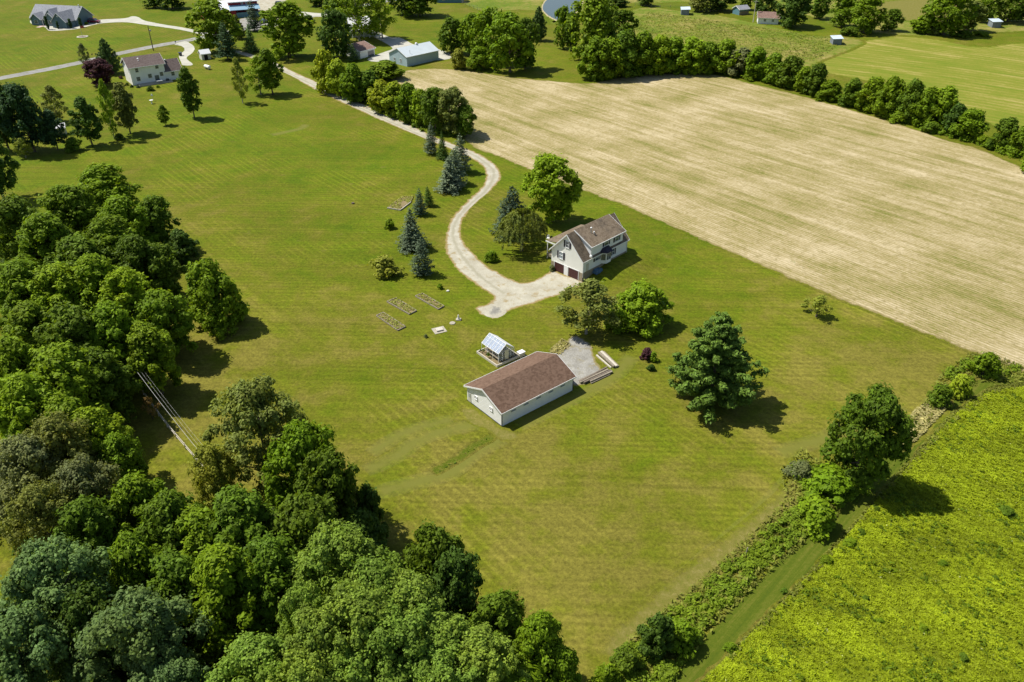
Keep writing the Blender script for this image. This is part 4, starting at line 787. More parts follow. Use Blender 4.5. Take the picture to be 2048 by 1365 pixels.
# bay window
bx0, bx1 = 5.2, 8.1; by = MB(); ring = [(bx0, -.04), (bx0 + .75, -1.0), (bx1 - .75, -1.0), (bx1, -.04)]
by.hexa([(x, y, 2.15) for x, y in ring], [(x, y, 4.45) for x, y in ring]); bw = by.build('bay_window', 'white_siding', hs)
br = MB(); cc = [(bx0 - .3, -.04), (bx0 + .6, -1.3), (bx1 - .6, -1.3), (bx1 + .3, -.04)]
br.hexa([(x, y, 4.45) for x, y in cc], [(x, y, 4.55) for x, y in cc])
top_ = [(bx0 + .5, -.04, 5.25), (bx0 + 1.0, -.4, 5.25), (bx1 - 1.0, -.4, 5.25), (bx1 - .5, -.04, 5.25)]; br.hexa([(x, y, 4.551) for x, y in cc], top_); br.build('bay_roof', 'shutter', bw)
pn = MB()
for i in range(3):
    a, b = Vector((*ring[i], 0)), Vector((*ring[i + 1], 0)); d = (b - a); n = Vector((d.y, -d.x, 0)).normalized()
    for s0, s1 in (((.15, .85),) if i != 1 else ((.08, .46), (.54, .92))):
        q0, q1 = a + d * s0 + n * .0, a + d * s1 + n * .0
        pn.hexa([(q0 - n * .02) + Vector((0, 0, 2.85)), (q1 - n * .02) + Vector((0, 0, 2.85)), (q1 + n * .03) + Vector((0, 0, 2.85)), (q0 + n * .03) + Vector((0, 0, 2.85))], [(q0 - n * .02) + Vector((0, 0, 4.15)), (q1 - n * .02) + Vector((0, 0, 4.15)), (q1 + n * .03) + Vector((0, 0, 4.15)), (q0 + n * .03) + Vector((0, 0, 4.15))])
pn.build('pane', 'window_glass', bw)
# back porch
pr = MB(); pr.slab([(2.2, 7.6, 5.0), (13.0, 7.6, 5.0), (13.0, 11.4, 4.3), (2.2, 11.4, 4.3)], .16); po = pr.build('porch_roof', 'house_shingle', hs)
t = MB(); t.box(2.12, 2.19, 7.6, 11.4, 4.1, 4.34); t.build('fascia', 'trim', po)
for uu in (2.5, 6, 9.5, 12.7): MB().box(uu - .07, uu + .07, 11.1, 11.24, .0, 4.15).build('porch_post', 'white_paint', hs)
MB().box(2.4, 13.0, 7.95, 11.3, .9, 1.5).build('porch_deck', 'old_wood', hs)
vp = MB().tube((4.75, 2.2, 7.9), (4.75, 2.2, 9.0), .09, n=8).build('vent_pipe', 'steel', hs); MB().ell((4.75, 2.2, 9.1), (.2, .2, .14)).build('cowl', 'white_paint', vp)
MB().tube((5.3, 1.9, 7.7), (5.3, 1.9, 8.25), .13, n=8).build('vent_pipe', 'white_paint', hs)
ds = MB().tube((2.0, -.1, 4.4), (1.75, -.45, 4.9), .04).build('satellite_dish', 'steel', hs); MB().ell((1.7, -.5, 5.0), (.16, .34, .36)).build('dish', 'white_paint', ds)
m = MB(); m.tube((.02, -.1, 1.0), (.02, -.1, 4.4), .05); m.tube((L_ - .05, -.1, 1.6), (L_ - .05, -.1, 4.3), .05); m.build('downspout', 'trim', hs)
x, y, z = atg(1195, 545)
tp = thing('covered_table', 'low patio item under a blue tarp against the shaded wall of the farm house', 'tarp', (x, y, z), R(46)); m = MB(); m.hexa([(-1, -.6, 0), (1, -.6, 0), (1, .6, 0), (-1, .6, 0)], [(-.8, -.45, .6), (.8, -.5, .75), (.8, .45, .6), (-.75, .4, .8)]); m.build('tarp_cover', 'tarp', tp); MB().box(-.85, .85, -.5, .5, 0, .45).build('frame', 'old_wood', tp)
for k, (px_, py_, l) in enumerate(((1096, 480, 'left white patio chair on the terrace behind the farm house'), (1104, 482, 'right dark patio chair on the terrace behind the farm house'))):
    x, y, z = atg(px_, py_); c = thing('patio_chair', l, 'chair', (x, y, z), .6 * k, 'chairs on the terrace'); mt = ('white_paint', 'dark_trim')[k]
    MB().box(-.3, .3, -.3, .3, .4, .46).build('seat', mt, c); MB().box(-.3, .3, .26, .32, .46, 1.0).build('backrest', mt, c)
    for a in (-.27, .27):
        for b in (-.27, .27): MB().tube((a, b, 0), (a, b, .4), .025).build('leg', mt, c)

# long barn
bn = bld('long_barn', 'long white metal barn with a brown shingle roof and small side windows', (-1.46, 90.77, 0), 39.56, 'barn')
gable(bn, 13.98, 8.3, 2.62, 4.3, .38, 'metal_white', 'brown_shingle', th=.12, gov=.3)
MB().box(-.06, .05, -.06, .05, 0, 2.45).build('corner_trim', 'dark_trim', bn); MB().box(13.93, 14.04, -.06, .05, 0, 2.45).build('corner_trim', 'dark_trim', bn)
MB().box(-.05, -.01, .06, 8.3, 0, .12).build('base_trim', 'dark_trim', bn)
for c in (2.45, 6.05): window(bn, 'u', 0, c, 1.75, .55, .5, False, 'window_glass', 'trim')
m = MB(); face_box(m, 'u', 0, 7.35, 8.05, .05, 1.75, .0, .05); d = m.build('door', 'tan_siding', bn); m = MB(); face_box(m, 'u', 0, 7.5, 7.9, 1.0, 1.6, .05, .07); m.build('pane', 'curtained_glass', d)
for c in (2.15, 4.55, 6.95, 9.4, 11.8): window(bn, 'w', 0, c, 2.0, .7, .26, False, 'curtained_glass', 'grey_siding')
m = MB(); m.tube((8.0 + 0, -.45, 2.3), (8.0, -.45, 2.3), .01); 

# greenhouse
gh = bld('greenhouse', 'small glazed greenhouse in a timber frame just behind the long barn', (-2.49, 106.04, 0), 129.2, 'greenhouse')
Lg = 4.4; wa, wb = -.75, -4.0; wm = (wa + wb) / 2; eg, pg = 1.95, 3.2
m = MB(); m.box(-.15, 5.3, -.12, .02, 0, .42); m.box(-.15, 5.3, -4.7, -4.56, 0, .42); m.box(-.15, 0, -4.56, -.12, 0, .42); m.box(5.15, 5.3, -4.56, -.12, 0, .42); m.build('timber_frame', 'pale_wood', gh)
MB().box(0, 5.15, -4.55, -.13, 0, .22).build('floor_soil', 'soil', gh)
def gq(pts, t=.02): return [tuple(p) for p in pts]
u0g = .45
fr = MB()
npan = 6
for i in range(npan + 1):
    uu = u0g + Lg * i / npan
    fr.tube((uu, wa, eg), (uu, wm, pg), .035, n=4); fr.tube((uu, wm, pg), (uu, wb, eg), .035, n=4)
    if i % 2 == 0: fr.tube((uu, wa, .2), (uu, wa, eg), .035, n=4)
    fr.tube((uu, wb, .2), (uu, wb, eg), .035, n=4)
for ww, zz in ((wa, eg), (wm, pg), (wb, eg), ((wa + wm) / 2 - .35, (eg + pg) / 2 + .27)): fr.tube((u0g, ww, zz), (u0g + Lg, ww, zz), .045, n=4)
for uu in (u0g, u0g + Lg):
    for ww in np.linspace(wa, wb, 5): fr.tube((uu, ww, .2), (uu, ww, eg + (pg - eg) * (1 - abs(ww - wm) / (wa - wm))), .03, n=4)
    fr.tube((uu, wa, eg), (uu, wb, eg), .03, n=4)
fr.build('metal_frame', 'white_paint', gh)
for i in range(npan):
    a, b = u0g + Lg * (i + .07) / npan, u0g + Lg * (i + .93) / npan
    m = MB(); m.hexa([(a, wa - .05, eg + .03), (b, wa - .05, eg + .03), (b, wm + .05, pg - .03), (a, wm + .05, pg - .03)], [(a, wa - .05, eg + .05), (b, wa - .05, eg + .05), (b, wm + .05, pg - .01), (a, wm + .05, pg - .01)]); m.build('roof_pane', 'poly_panel', gh)
m = MB(); m.hexa([(u0g, wm - .05, pg + .01), (u0g + Lg, wm - .05, pg + .01), (u0g + Lg, wb, eg + .04), (u0g, wb, eg + .04)], [(u0g, wm - .05, pg + .03), (u0g + Lg, wm - .05, pg + .03), (u0g + Lg, wb, eg + .06), (u0g, wb, eg + .06)]); m.build('roof_sheet', 'white_roof', gh)
MB().prism([(wa - .1, .5), (wb + .1, .5), (wb + .1, eg), (wm, pg - .1), (wa - .1, eg)], u0g - .01, u0g + .01).build('gable_sheet', 'clear_panel', gh)
MB().box(u0g - .04, u0g - .015, wm - .45, wm + .3, .3, 2.1).build('door', 'cream_metal', gh)
for ww in (-1.2, -3.4):
    m = MB(); m.box(u0g + .2, u0g + 4, ww - .35, ww + .35, .8, .86)
    for uu in (.8, 2.6, 4.3): m.tube((uu, ww - .3, .2), (uu, ww - .3, .8), .03, n=4); m.tube((uu, ww + .3, .2), (uu, ww + .3, .8), .03, n=4)
    m.build('bench', 'old_wood', gh)
rg = np.random.default_rng(4)
Cg = np.column_stack([rg.uniform(.3, 5, 26), rg.uniform(-4.3, -.3, 26), rg.uniform(.25, 1.0, 26)]); p, nn, S, asp, tn = clump_leaves(Cg, rg.uniform(.12, .3, 26), 10, .12, rg, 5)
o = link('plants', quads_mesh('plants', p, nn, S, 1.4, tn, 'leaves', rg), gh); o.color = (*COLS['dg'], 1)
x, y = at(1042, 712); bx_ = thing('storage_box', 'pale box against the right wall of the greenhouse', 'box', (x, y, 0), R(39)); MB().box(-.55, .55, -.4, .4, 0, .75).build('box', 'pale_wood', bx_); MB().box(-.6, .6, -.45, .45, .75, .82).build('lid', 'white_paint', bx_)

# neighbour two-storey house
nb = bld('two_storey_house', 'cream two-storey house with brown roof and lower wing, below the road', (-130.0, 277.9, 0), 36, 'house')
gable(nb, 11.4, 9.0, 5.9, 8.3, .5, 'cream_siding', 'nb_shingle', th=.15)
gable(nb, 5.4, 7.4, 3.1, 6.1, .4, 'cream_siding', 'nb_shingle', u0=11.45, w0=.0, th=.15)
for c, z_, wd in ((2.3, 4.8, .9), (9.0, 5.1, 1.0), (2.2, 1.95, 1.1), (6.1, 2.4, 1.1), (10.0, 2.5, 1.0), (13.8, 2.1, 1.0)): window(nb, 'w', 0, c, z_, wd, 1.2, False, 'window_glass', 'tan_siding')
window(nb, 'u', 0, 1.0, 4.6, .5, 1.3, False); m = MB(); face_box(m, 'w', 0, 7.6, 9.0, 0, 2.3, .01, .06); m.build('patio_door', 'window_glass', nb)
for q in ((4.2, 3.4, 7.0), (12.8, 3.3, 5.5)): MB().ell((q[0], q[1], q[2] + .75), (.38, .38, .28)).build('roof_vent', 'white_paint', nb)
MB().box(3.9, 4.25, 2.2, 2.5, 6.9, 7.5).build('roof_vent', 'white_paint', nb)
MB().box(1.2, 12.5, -3.4, -.05, 0, .35).build('deck', 'stone', nb)
x, y = at(320, 168); tb = thing('patio_table', 'white table on the patio of the two-storey house', 'table', (x, y, .35), R(36)); MB().box(-1, 1, -.5, .5, .7, .76).build('tabletop', 'white_paint', tb)
for a in (-.9, .9):
    for b in (-.4, .4): MB().tube((a, b, 0), (a, b, .7), .04).build('leg', 'steel', tb)
x, y = at(336, 164); cc_ = thing('patio_grill', 'dark covered grill right of the white patio table', 'grill', (x, y, .0), R(36)); MB().hexa([(-.6, -.35, 0), (.6, -.35, 0), (.6, .35, 0), (-.6, .35, 0)], [(-.45, -.25, 1.1), (.45, -.25, 1.1), (.45, .25, 1.1), (-.45, .25, 1.1)]).build('cover', 'dark_trim', cc_); MB().box(-.7, .7, -.4, .4, 0, .08).build('base', 'steel', cc_)

# small shed beside it
sh = bld('garden_shed', 'small tan shed with pale roof and open doorway, right of the two-storey house', (*at(404.7, 121), 0), -58 + 90 + 3, 'shed')
gable(sh, 3.4, 3.4, 2.1, 3.3, .2, 'tan_siding', 'nb_shingle', w0=0, th=.1)
m = MB(); face_box(m, 'w', 0, .9, 2.3, 0, 1.8, .0, .04); m.build('doorway', 'opening_shade', sh)  # solid near-black panel on the wall, painted as the shade inside
MB().slab([(-.25, -.25, 2.2), (3.65, -.25, 2.2), (3.65, 1.7, 3.52), (-.25, 1.7, 3.52)], .04).build('roof_sheet', 'white_roof', sh)

# ranch house (slate blue), hip-like front gables
rh = bld('ranch_house', 'slate blue ranch house with grey roof and three front gables', (-219.5, 386.0, 0), -13, 'house'); rh.scale = (.87, .87, .9)
gable(rh, 27, 13, 3.0, 8.0, .6, 'slate_siding', 'grey_shingle', th=.2)
for u0_, wd, dep, pk, e0 in ((2.6, 6.0, 3.4, 5.4, 2.9), (9.0, 8.2, 1.4, 7.2, 3.0), (10.8, 6.4, 3.0, 5.9, 3.0), (18.2, 8.4, 7.0, 6.9, 3.0)):
    q = MB(); q.hexa([(u0_, -dep, 0), (u0_ + wd, -dep, 0), (u0_ + wd, .5, 0), (u0_, .5, 0)], [(u0_, -dep, e0), (u0_ + wd, -dep, e0), (u0_ + wd, .5, e0), (u0_, .5, e0)])
    c = u0_ + wd / 2; bk = (pk - 3.0) / 5.0 * 6.5 + .3
    q.hexa([(u0_, -dep, e0), (c, -dep, pk), (u0_ + wd, -dep, e0)][::-1], [(u0_, 0, e0), (c, bk, pk), (u0_ + wd, 0, e0)][::-1]); q.build('front_gable', 'slate_siding', rh)
    r_ = MB(); o_ = .45; sl2 = (pk - e0) / (wd / 2)
    r_.slab([(u0_ - o_, -dep - o_, e0 - sl2 * o_ + .2), (c, -dep - o_, pk + .2), (c, bk + .5, pk + .2), (u0_ - o_, .8, e0 - sl2 * o_ + .2)], .18)
    r_.slab([(c, -dep - o_, pk + .196), (u0_ + wd + o_, -dep - o_, e0 - sl2 * o_ + .196), (u0_ + wd + o_, .8, e0 - sl2 * o_ + .196), (c, bk + .5, pk + .196)], .18); ro_ = r_.build('gable_roof', 'grey_shingle', rh)
    t = MB()
    for sx in (-1, 1): t.tube((c, -dep - o_ - .04, pk + .12), (c + sx * (wd / 2 + o_), -dep - o_ - .04, e0 - sl2 * o_ + .12), .12, n=4)
    t.build('fascia', 'trim', ro_)
for f_, c, z_, wd, pos in (('w', 5.6, 1.6, 2.0, -3.4), ('w', 14.0, 1.7, 2.6, -3.0), ('w', 21.2, 1.5, 1.0, -7.0)): window(rh, f_, pos, c, z_, wd, 1.6, False, 'window_glass', 'trim')
window(rh, 'u', 0, 3.2, 1.6, 1.6, 1.3, False); window(rh, 'w', 0, 1.3, 1.6, 1.0, 1.2, False)
m = MB(); face_box(m, 'w', -1.4, 9.5, 10.5, .1, 2.3, .01, .08); m.build('front_door', 'white_paint', rh)
for uu in (9.2, 10.7): MB().box(uu - .12, uu + .12, -3.2, -2.95, 0, 3).build('porch_column', 'trim', rh)
MB().box(8.9, 11.2, -8.5, -1.5, 0, .08).build('paver_walk', 'paver', rh)
MB().ell((22.4, -7.06, 5.4), (.35, .06, .35)).build('gable_vent', 'trim', rh); MB().ell((13.1, -1.5, 6.2), (.3, .06, .3)).build('gable_vent', 'trim', rh)
MB().tube((26.0, 6, 7.2), (26, 6, 9.0), .25, n=8).build('chimney', 'trim', rh)

# pale blue pole barn
bb = bld('pale_blue_barn', 'pale blue metal barn with light metal roof on the farm driveway', (-38.9, 304.6, 0), 46, 'barn')
gable(bb, 15.6, 10.4, 3.4, 5.75, .25, 'pale_blue_metal', 'metal_roof', th=.1)
for c in (3.6, 7.3): window(bb, 'u', 0, c, 1.7, .9, 1.0, False, 'window_glass', 'trim')
MB().tube((2.8, 1.4, 3.7), (2.8, 1.4, 5.3), .08, n=6).build('vent_pipe', 'steel', bb); MB().ell((9.2, 5.2, 6.1), (.5, .5, .4)).build('roof_vent', 'white_paint', bb)
# brown-roofed garage
gg = bld('small_garage', 'low cream garage with pinkish brown roof, left of the pale blue barn', (-58.3, 317.2, 0), 52, 'garage')
gable(gg, 7.6, 12.0, 2.75, 4.4, .5, 'cream_siding', 'tan_shingle', th=.14)
m = MB(); face_box(m, 'w', 0, 4.0, 7.2, .05, 2.1, .01, .06); m.build('garage_door', 'window_glass', gg); m = MB(); face_box(m, 'w', 0, 3.9, 7.3, 2.1, 2.25, .01, .1); m.build('door_trim', 'trim', gg)
# grey farmhouse behind trees
fh = bld('grey_farmhouse', 'grey farmhouse with pale metal roof, mostly hidden by tall trees', (*at(703, 76), 0), 20, 'house')
gable(fh, 9, 8, 4.6, 7.4, .5, 'grey_siding', 'white_roof'); 
for c in (1.6, 3.6, 5.6): window(fh, 'w', 0, c, 2.8, .8, 2.0, False, 'window_glass', 'trim')
MB().slab([(-.3, -2.8, 3.2), (7.5, -2.8, 3.2), (7.5, 0, 3.9), (-.3, 0, 3.9)], .15).build('porch_roof', 'white_roof', fh)
for uu in (0, 2.4, 4.8, 7.2): MB().box(uu, uu + .2, -2.7, -2.5, 0, 3.1).build('porch_column', 'white_paint', fh)
# red barn
rb = bld('red_barn', 'red barn with white roof and a grey lean-to, at the top edge', (*at(462, 34), 0), 24, 'barn')
gable(rb, 13, 14, 6.5, 10.5, .6, 'red_boards', 'white_roof', th=.2)
MB().slab([(-.5, -4.6, 3.5), (13.5, -4.6, 3.5), (13.5, 0, 5.0), (-.5, 0, 5.0)], .15).build('lean_to_roof', 'blue_steel', rb)
MB().box(0, 2.2, -4.3, -.02, 0, 3.3).build('lean_to_wall', 'red_boards', rb); MB().box(2.2, 12.6, -4.0, -3.9, 0, 2.2).build('lean_to_siding', 'teal_siding', rb)
window(rb, 'w', 0, 6, 5.6, .9, .8, False); window(rb, 'w', 0, 8, 5.6, .9, .8, False)
MB().slab([(-14, -3.5, 3.4), (-.4, -5.2, 3.4), (-.4, 4, 6.8), (-14, 5, 6.8)], .2).build('wing_roof', 'white_roof', rb)
MB().box(-13, -.2, -2.8, 4, 0, 3.3).build('wing_wall', 'red_boards', rb)

# run-in sheds
def runin(label, a, b, c, hf, hb, ang):
    r0 = bld('run_in_shed', label, (*at(*a), 0), ang, 'shed'); r0['group'] = 'open animal sheds in the pasture'
    A, B = at(*a), at(*b); L = math.hypot(B[0] - A[0], B[1] - A[1]); W = c
    m = MB(); m.box(0, .1, 0, W, 0, hf); m.box(0, L, 0, .1, 0, hf); m.box(0, L, W - .1, W, 0, hb); m.build('wall', 'grey_boards', r0)
    m = MB(); m.box(L - .1, L, 0, .9, 0, hf); m.box(L - .1, L, W - .9, W, 0, hf); m.box(L - .1, L, .9, W - .9, hf - .5, hf); m.build('front_wall', 'grey_boards', r0)
    MB().box(L - .15, L - .11, .9, W - .9, 0, hf - .5).build('opening', 'opening_shade', r0)  # near-black sheet across the front, interior shade put into its colour
    MB().slab([(-.3, -.4, hf), (L + .5, -.4, hf + .25), (L + .5, W + .4, hf + .55), (-.3, W + .4, hf + .3)], .1).build('roof', 'tin_roof', r0)
runin('grey open shed with pale roof, leftmost of the three, near the pond trees', (1362, 30.5), (1377, 32), 5.5, 2.4, 2.4, -8)
runin('grey open shed with arched opening, middle one of the three, beside the hay field', (1665, 90), (1683, 91.5), 5.0, 2.3, 2.3, -6)
runin('grey open shed at the right edge, under the far trees', (1983.5, 56), (2001, 58), 5.5, 2.5, 2.5, -8)
b1 = bld('teal_shed', 'small teal outbuilding with brick front, left of the pale pole', (*at(1478, 31), 0), 25, 'shed'); gable(b1, 5.6, 5, 2.5, 3.8, .4, 'teal_siding', 'grey_shingle'); m = MB(); face_box(m, 'w', 0, .0, 5.6, 0, 1.6, .01, .08); m.build('brick_front', 'brick', b1)
b2 = bld('white_farmhouse', 'low white house with brown roof under the dark trees', (*at(1515, 48), 0), -12, 'house'); gable(b2, 9, 7, 2.7, 4.6, .5, 'white_siding', 'tan_shingle'); window(b2, 'w', 0, 3, 1.6, 1, .9, False); window(b2, 'w', 0, 6.5, 1.6, 1, .9, False)
b3 = bld('teal_farm_building', 'long dark teal building at the top edge beyond the farm lawn', (*at(872, 6), 0), 0, 'building'); gable(b3, 14, 8, 3, 5, .5, 'teal_siding', 'grey_shingle'); window(b3, 'w', 0, 4, 1.6, 1.2, 1, False)
b4 = bld('garden_playhouse', 'tiny pale-roofed hut hidden between the neighbour yard trees', (*at(114, 272), 0), 20, 'hut'); gable(b4, 2.4, 2.4, 2.1, 3.0, .3, 'tan_siding', 'white_roof')

# ------------------------------------------------------------------ poles, wires, fences
def pole(label, bx, by, ty, mat='old_wood', r=.16, arm=True, name='utility_pole', lamp=False):
    x, y = at(bx, by); h = height_at(y, ty); o = thing(name, label, 'pole', (x, y, 0), R(20)); MB().tube((0, 0, -.3), (0, 0, h), r, r * .65, 8).build('shaft', mat, o)
    if arm: MB().box(-1.1, 1.1, -.07, .07, h - .9, h - .72).build('crossarm', mat, o)
    if lamp: MB().ell((.5, 0, h - 1.8), (.35, .25, .4)).build('transformer', 'steel', o)
    return o, h
pole('dark wooden utility pole beside the road, behind the two-storey house', 307, 102, 52, 'bark', .2, False, lamp=True)
pole('pale pole standing in front of the white low farmhouse', 1506, 45, 0, 'pale_wood', .18)
fp, fhh = pole('slim flagpole before the ranch house', 165, 73, 50, 'steel', .07, False, 'flagpole'); fp['category'] = 'flagpole'; MB().box(0, 1.5, -.02, .02, fhh - 1.4, fhh - .5).build('flag', 'flag_red', fp)
x, y = at(165, 74); fb = thing('flower_ring', 'round stone-edged bed at the foot of the flagpole', 'flower bed', (x, y, 0)); m = MB()
for k in range(24):
    a, b = 2 * math.pi * k / 24, 2 * math.pi * (k + .9) / 24; m.hexa([(r_ * math.cos(t_), r_ * math.sin(t_), 0) for r_, t_ in ((1.6, a), (2.3, a), (2.3, b), (1.6, b))], [(r_ * math.cos(t_), r_ * math.sin(t_), .12) for r_, t_ in ((1.6, a), (2.3, a), (2.3, b), (1.6, b))])
m.build('stone_edging', 'pale_wood', fb); m = MB(); m.tube((0, 0, 0), (0, 0, .1), 1.55, n=20).build('mulch', 'dark_wood', fb)
P1 = at(232, 676, 7.4); P2 = at(425, 925, 7.4)
for q, l in ((P1, 'utility pole hidden in the left woods, upper end of the wires'), (P2, 'utility pole hidden in the lower woods, lower end of the wires')):
    o = thing('utility_pole', l, 'pole', (*q, 0), R(20)); MB().tube((0, 0, 0), (0, 0, 8), .16, .11, 8).build('shaft', 'old_wood', o); MB().box(-1.0, 1.0, -.06, .06, 7.3, 7.42).build('crossarm', 'old_wood', o)
for k, (dx, r_) in enumerate(((-.45, .022), (.0, .009), (.4, .009))):
    m = MB(); pts = [(P1[0] + (P2[0] - P1[0]) * t_ + dx, P1[1] + (P2[1] - P1[1]) * t_ + dx * .3, 7.45 - 2.6 * t_ * (1 - t_)) for t_ in np.linspace(0, 1, 15)]
    for a, b in zip(pts, pts[1:]): m.tube(a, b, r_, n=5)
    o = m.build('overhead_wire', 'wire', None); tag(o, ['thickest of the three overhead wires above the rail fence', 'middle thin overhead wire above the rail fence', 'thin overhead wire on the lawn side above the rail fence'][k], 'wire', 'overhead wires')
def fence(label, pts, post=2.4, h=1.2, rails=2, mat='old_wood', name='rail_fence', rr=.06, pr=.09):
    W = catmull([at(*q) for q in pts], post, False); o = thing(name, label, 'fence', (*W[0], 0)); b = W[0]
    rl = MB()
    for i, p in enumerate(W):
        MB().tube((p[0] - b[0], p[1] - b[1], -.2), (p[0] - b[0], p[1] - b[1], h), pr, n=6).build('post', mat, o) if len(W) < 95 else None
        if i: 
            for k in range(rails): z_ = h * (.45 + .42 * k); q = W[i - 1]; rl.tube((q[0] - b[0], q[1] - b[1], z_), (p[0] - b[0], p[1] - b[1], z_ + random.Random(i * 7 + k).uniform(-.05, .05)), rr, n=5)
    rl.build('rails', mat, o)
fence('weathered split rail fence running down from the left woods', [(243, 688), (262, 738), (288, 790), (335, 855), (388, 918), (410, 945)], 2.6, 1.15, 2, 'pale_wood', rr=.05, pr=.08)
fence('wire fence along the pasture beyond the pale blue barn', [(905, -4), (925, 8), (960, 23)], 4, 1.3, 3, 'old_wood', 'wire_fence', .02, .08)
fence('wire fence before the far trees, right of the pond', [(1270, 12), (1320, 16), (1362, 16), (1420, 24)], 4, 1.3, 3, 'old_wood', 'wire_fence', .02, .08)
x, y = at(1491, 1112); o = MB().tube((0, 0, 0), (.05, 0, 1.35), .09, .08, 7).build('fence_post', 'old_wood'); o.location = (x, y, 0); tag(o, 'lone wooden fence post standing in the hedgerow edge', 'post')
x, y = at(352, 90); o = thing('mailbox', 'dark mailbox on a post at the neighbour drive', 'mailbox', (x, y, 0)); MB().tube((0, 0, 0), (0, 0, 1.1), .08).build('post', 'dark_wood', o); MB().ell((0, 0, 1.25), (.3, .5, .25)).build('box', 'dark_paint', o)
x, y = at(361.5, 112); o = thing('trash_bin', 'dark bin beside the neighbour drive', 'bin', (x, y, 0), .4); MB().hexa([(-.5, -.5, 0), (.5, -.5, 0), (.5, .5, 0), (-.5, .5, 0)], [(-.6, -.6, 1.2), (.6, -.6, 1.2), (.6, .6, 1.2), (-.6, .6, 1.2)]).build('body', 'dark_trim', o); MB().box(-.65, .65, -.65, .65, 1.2, 1.32).build('lid', 'dark_paint', o)
x, y = at(415.5, 139); o = thing('propane_tank', 'white propane tank lying on the grass by the small shed', 'tank', (x, y, 0), R(-38)); m = MB(); m.tube((-1.2, 0, .95), (1.2, 0, .95), .6, n=14); m.ell((-1.2, 0, .95), (.45, .6, .6), 12, 8); m.ell((1.2, 0, .95), (.45, .6, .6), 12, 8); m.build('tank', 'white_paint', o)
for a in (-.8, .8): MB().box(a - .12, a + .12, -.4, .4, 0, .45).build('leg', 'steel', o)
MB().ell((0, 0, 1.55), (.25, .25, .15)).build('valve_cover', 'white_paint', o)
x, y = at(304, 208); o = thing('bird_bath', 'white bird bath on the lawn below the two-storey house', 'bird bath', (x, y, 0)); MB().tube((0, 0, 0), (0, 0, 1.0), .22, .14, 8).build('stem', 'white_paint', o); MB().tube((0, 0, 1.0), (0, 0, 1.18), .3, .6, 12).build('bowl', 'white_paint', o)
o = thing('birdhouse', 'white birdhouse on a pole just behind the bird bath', 'birdhouse', (*at(306, 202), 0)); MB().tube((0, 0, 0), (0, 0, 1.6), .05).build('pole', 'white_paint', o); MB().hexa([(-.3, -.2, 1.6), (.3, -.2, 1.6), (.3, .2, 1.6), (-.3, .2, 1.6)], [(-.1, -.2, 2.1), (.1, -.2, 2.1), (.1, .2, 2.1), (-.1, .2, 2.1)]).build('house', 'white_paint', o)
# raised beds
def bed(label, c, h=.24, mat='old_wood', front_only=False):
    W = [at(*q) for q in c]; ox, oy = W[0]; Wl = [(x - ox, y - oy) for x, y in W]; o = thing('raised_bed', label, 'planting bed', (ox, oy, 0), 0, 'timber planting beds on the lawn'); m = MB(); n = len(Wl)
    for i in range(n):
        if front_only and i > 1: break
        a, b = Wl[i], Wl[(i + 1) % n]; dx, dy = b[0] - a[0], b[1] - a[1]; l = math.hypot(dx, dy); nx_, ny_ = -dy / l * .075, dx / l * .075; e = .005 * i
        m.hexa([(a[0] - nx_, a[1] - ny_, 0), (b[0] - nx_, b[1] - ny_, 0), (b[0] + nx_, b[1] + ny_, 0), (a[0] + nx_, a[1] + ny_, 0)], [(a[0] - nx_, a[1] - ny_, h + e), (b[0] - nx_, b[1] - ny_, h + e), (b[0] + nx_, b[1] + ny_, h + e), (a[0] + nx_, a[1] + ny_, h + e)])
    m.build('timber_frame', mat, o)
    MB().hexa([(x, y, 0) for x, y in Wl], [(x, y, h * .6) for x, y in Wl]).build('soil', 'soil', o)
    rg = np.random.default_rng(int(c[0][0])); P = np.array(W); lo, hi = P.min(0), P.max(0); Q = rg.uniform(lo, hi, (int((hi - lo).prod() * 30), 2)); Q = Q[inside(Q, W)] - np.array([ox, oy])
    k = vnoise(Q, 1.2, 3) > -.2; Q = Q[k]
    w_ = link('weeds', quads_mesh('weeds', np.column_stack([Q, h * .6 + rg.uniform(.02, .22, len(Q))]), np.column_stack([rg.normal(size=(len(Q), 2)) * .6, np.ones(len(Q))]), .16 * rg.uniform(.5, 1.6, len(Q)), 2, rg.uniform(0, 1, len(Q)), 'leaves', rg), o); w_.color = (.15, .17, .03, 1)
    w_['kind'] = 'stuff'
bed('narrow timber bed, leftmost of the three beside the lawn, nearest the greenhouse', [(753, 633), (796, 662.5), (811, 655), (767, 627)])
bed('narrow timber bed, middle one of the three on the lawn', [(774, 605), (819, 630), (833, 623), (792, 598)])
bed('narrow timber bed, rightmost of the three, nearest the drive', [(831, 594), (877, 620), (888, 614), (845, 588.5)])
bed('wide weedy bed with a pale board at its front, by the small dark spruces', [(774.5, 417.5), (801, 422), (822, 406), (827, 394), (804, 394), (787, 406)], .3, 'pale_wood', True)
def rocks(label, px_, n, rad, mat, name, cat, seed, sprd=.8):
    x, y = at(*px_); rnd = random.Random(seed); m = MB()
    for _ in range(n): r_ = rad * rnd.uniform(.6, 1.2); m.ell((rnd.uniform(-sprd, sprd), rnd.uniform(-sprd, sprd), r_ * .25), (r_, r_ * rnd.uniform(.6, 1), r_ * .55), 7, 4)
    o = m.build(name, mat); o.location = (x, y, 0); tag(o, label, cat)
rocks('white rock beside the tiny shrub near the drive', (896, 583), 1, .5, 'white_stone', 'rock', 'rock', 1, 0)
x, y = at(878.5, 661); o = thing('stone_slab', 'square stone slab on the lawn between beds and greenhouse', 'slab', (x, y, 0), R(25)); MB().box(-1.1, 1.1, -1, 1, 0, .06).build('pad', 'stone', o); MB().box(-.6, .6, -.5, .5, .06, .3).build('block', 'pale_wood', o)
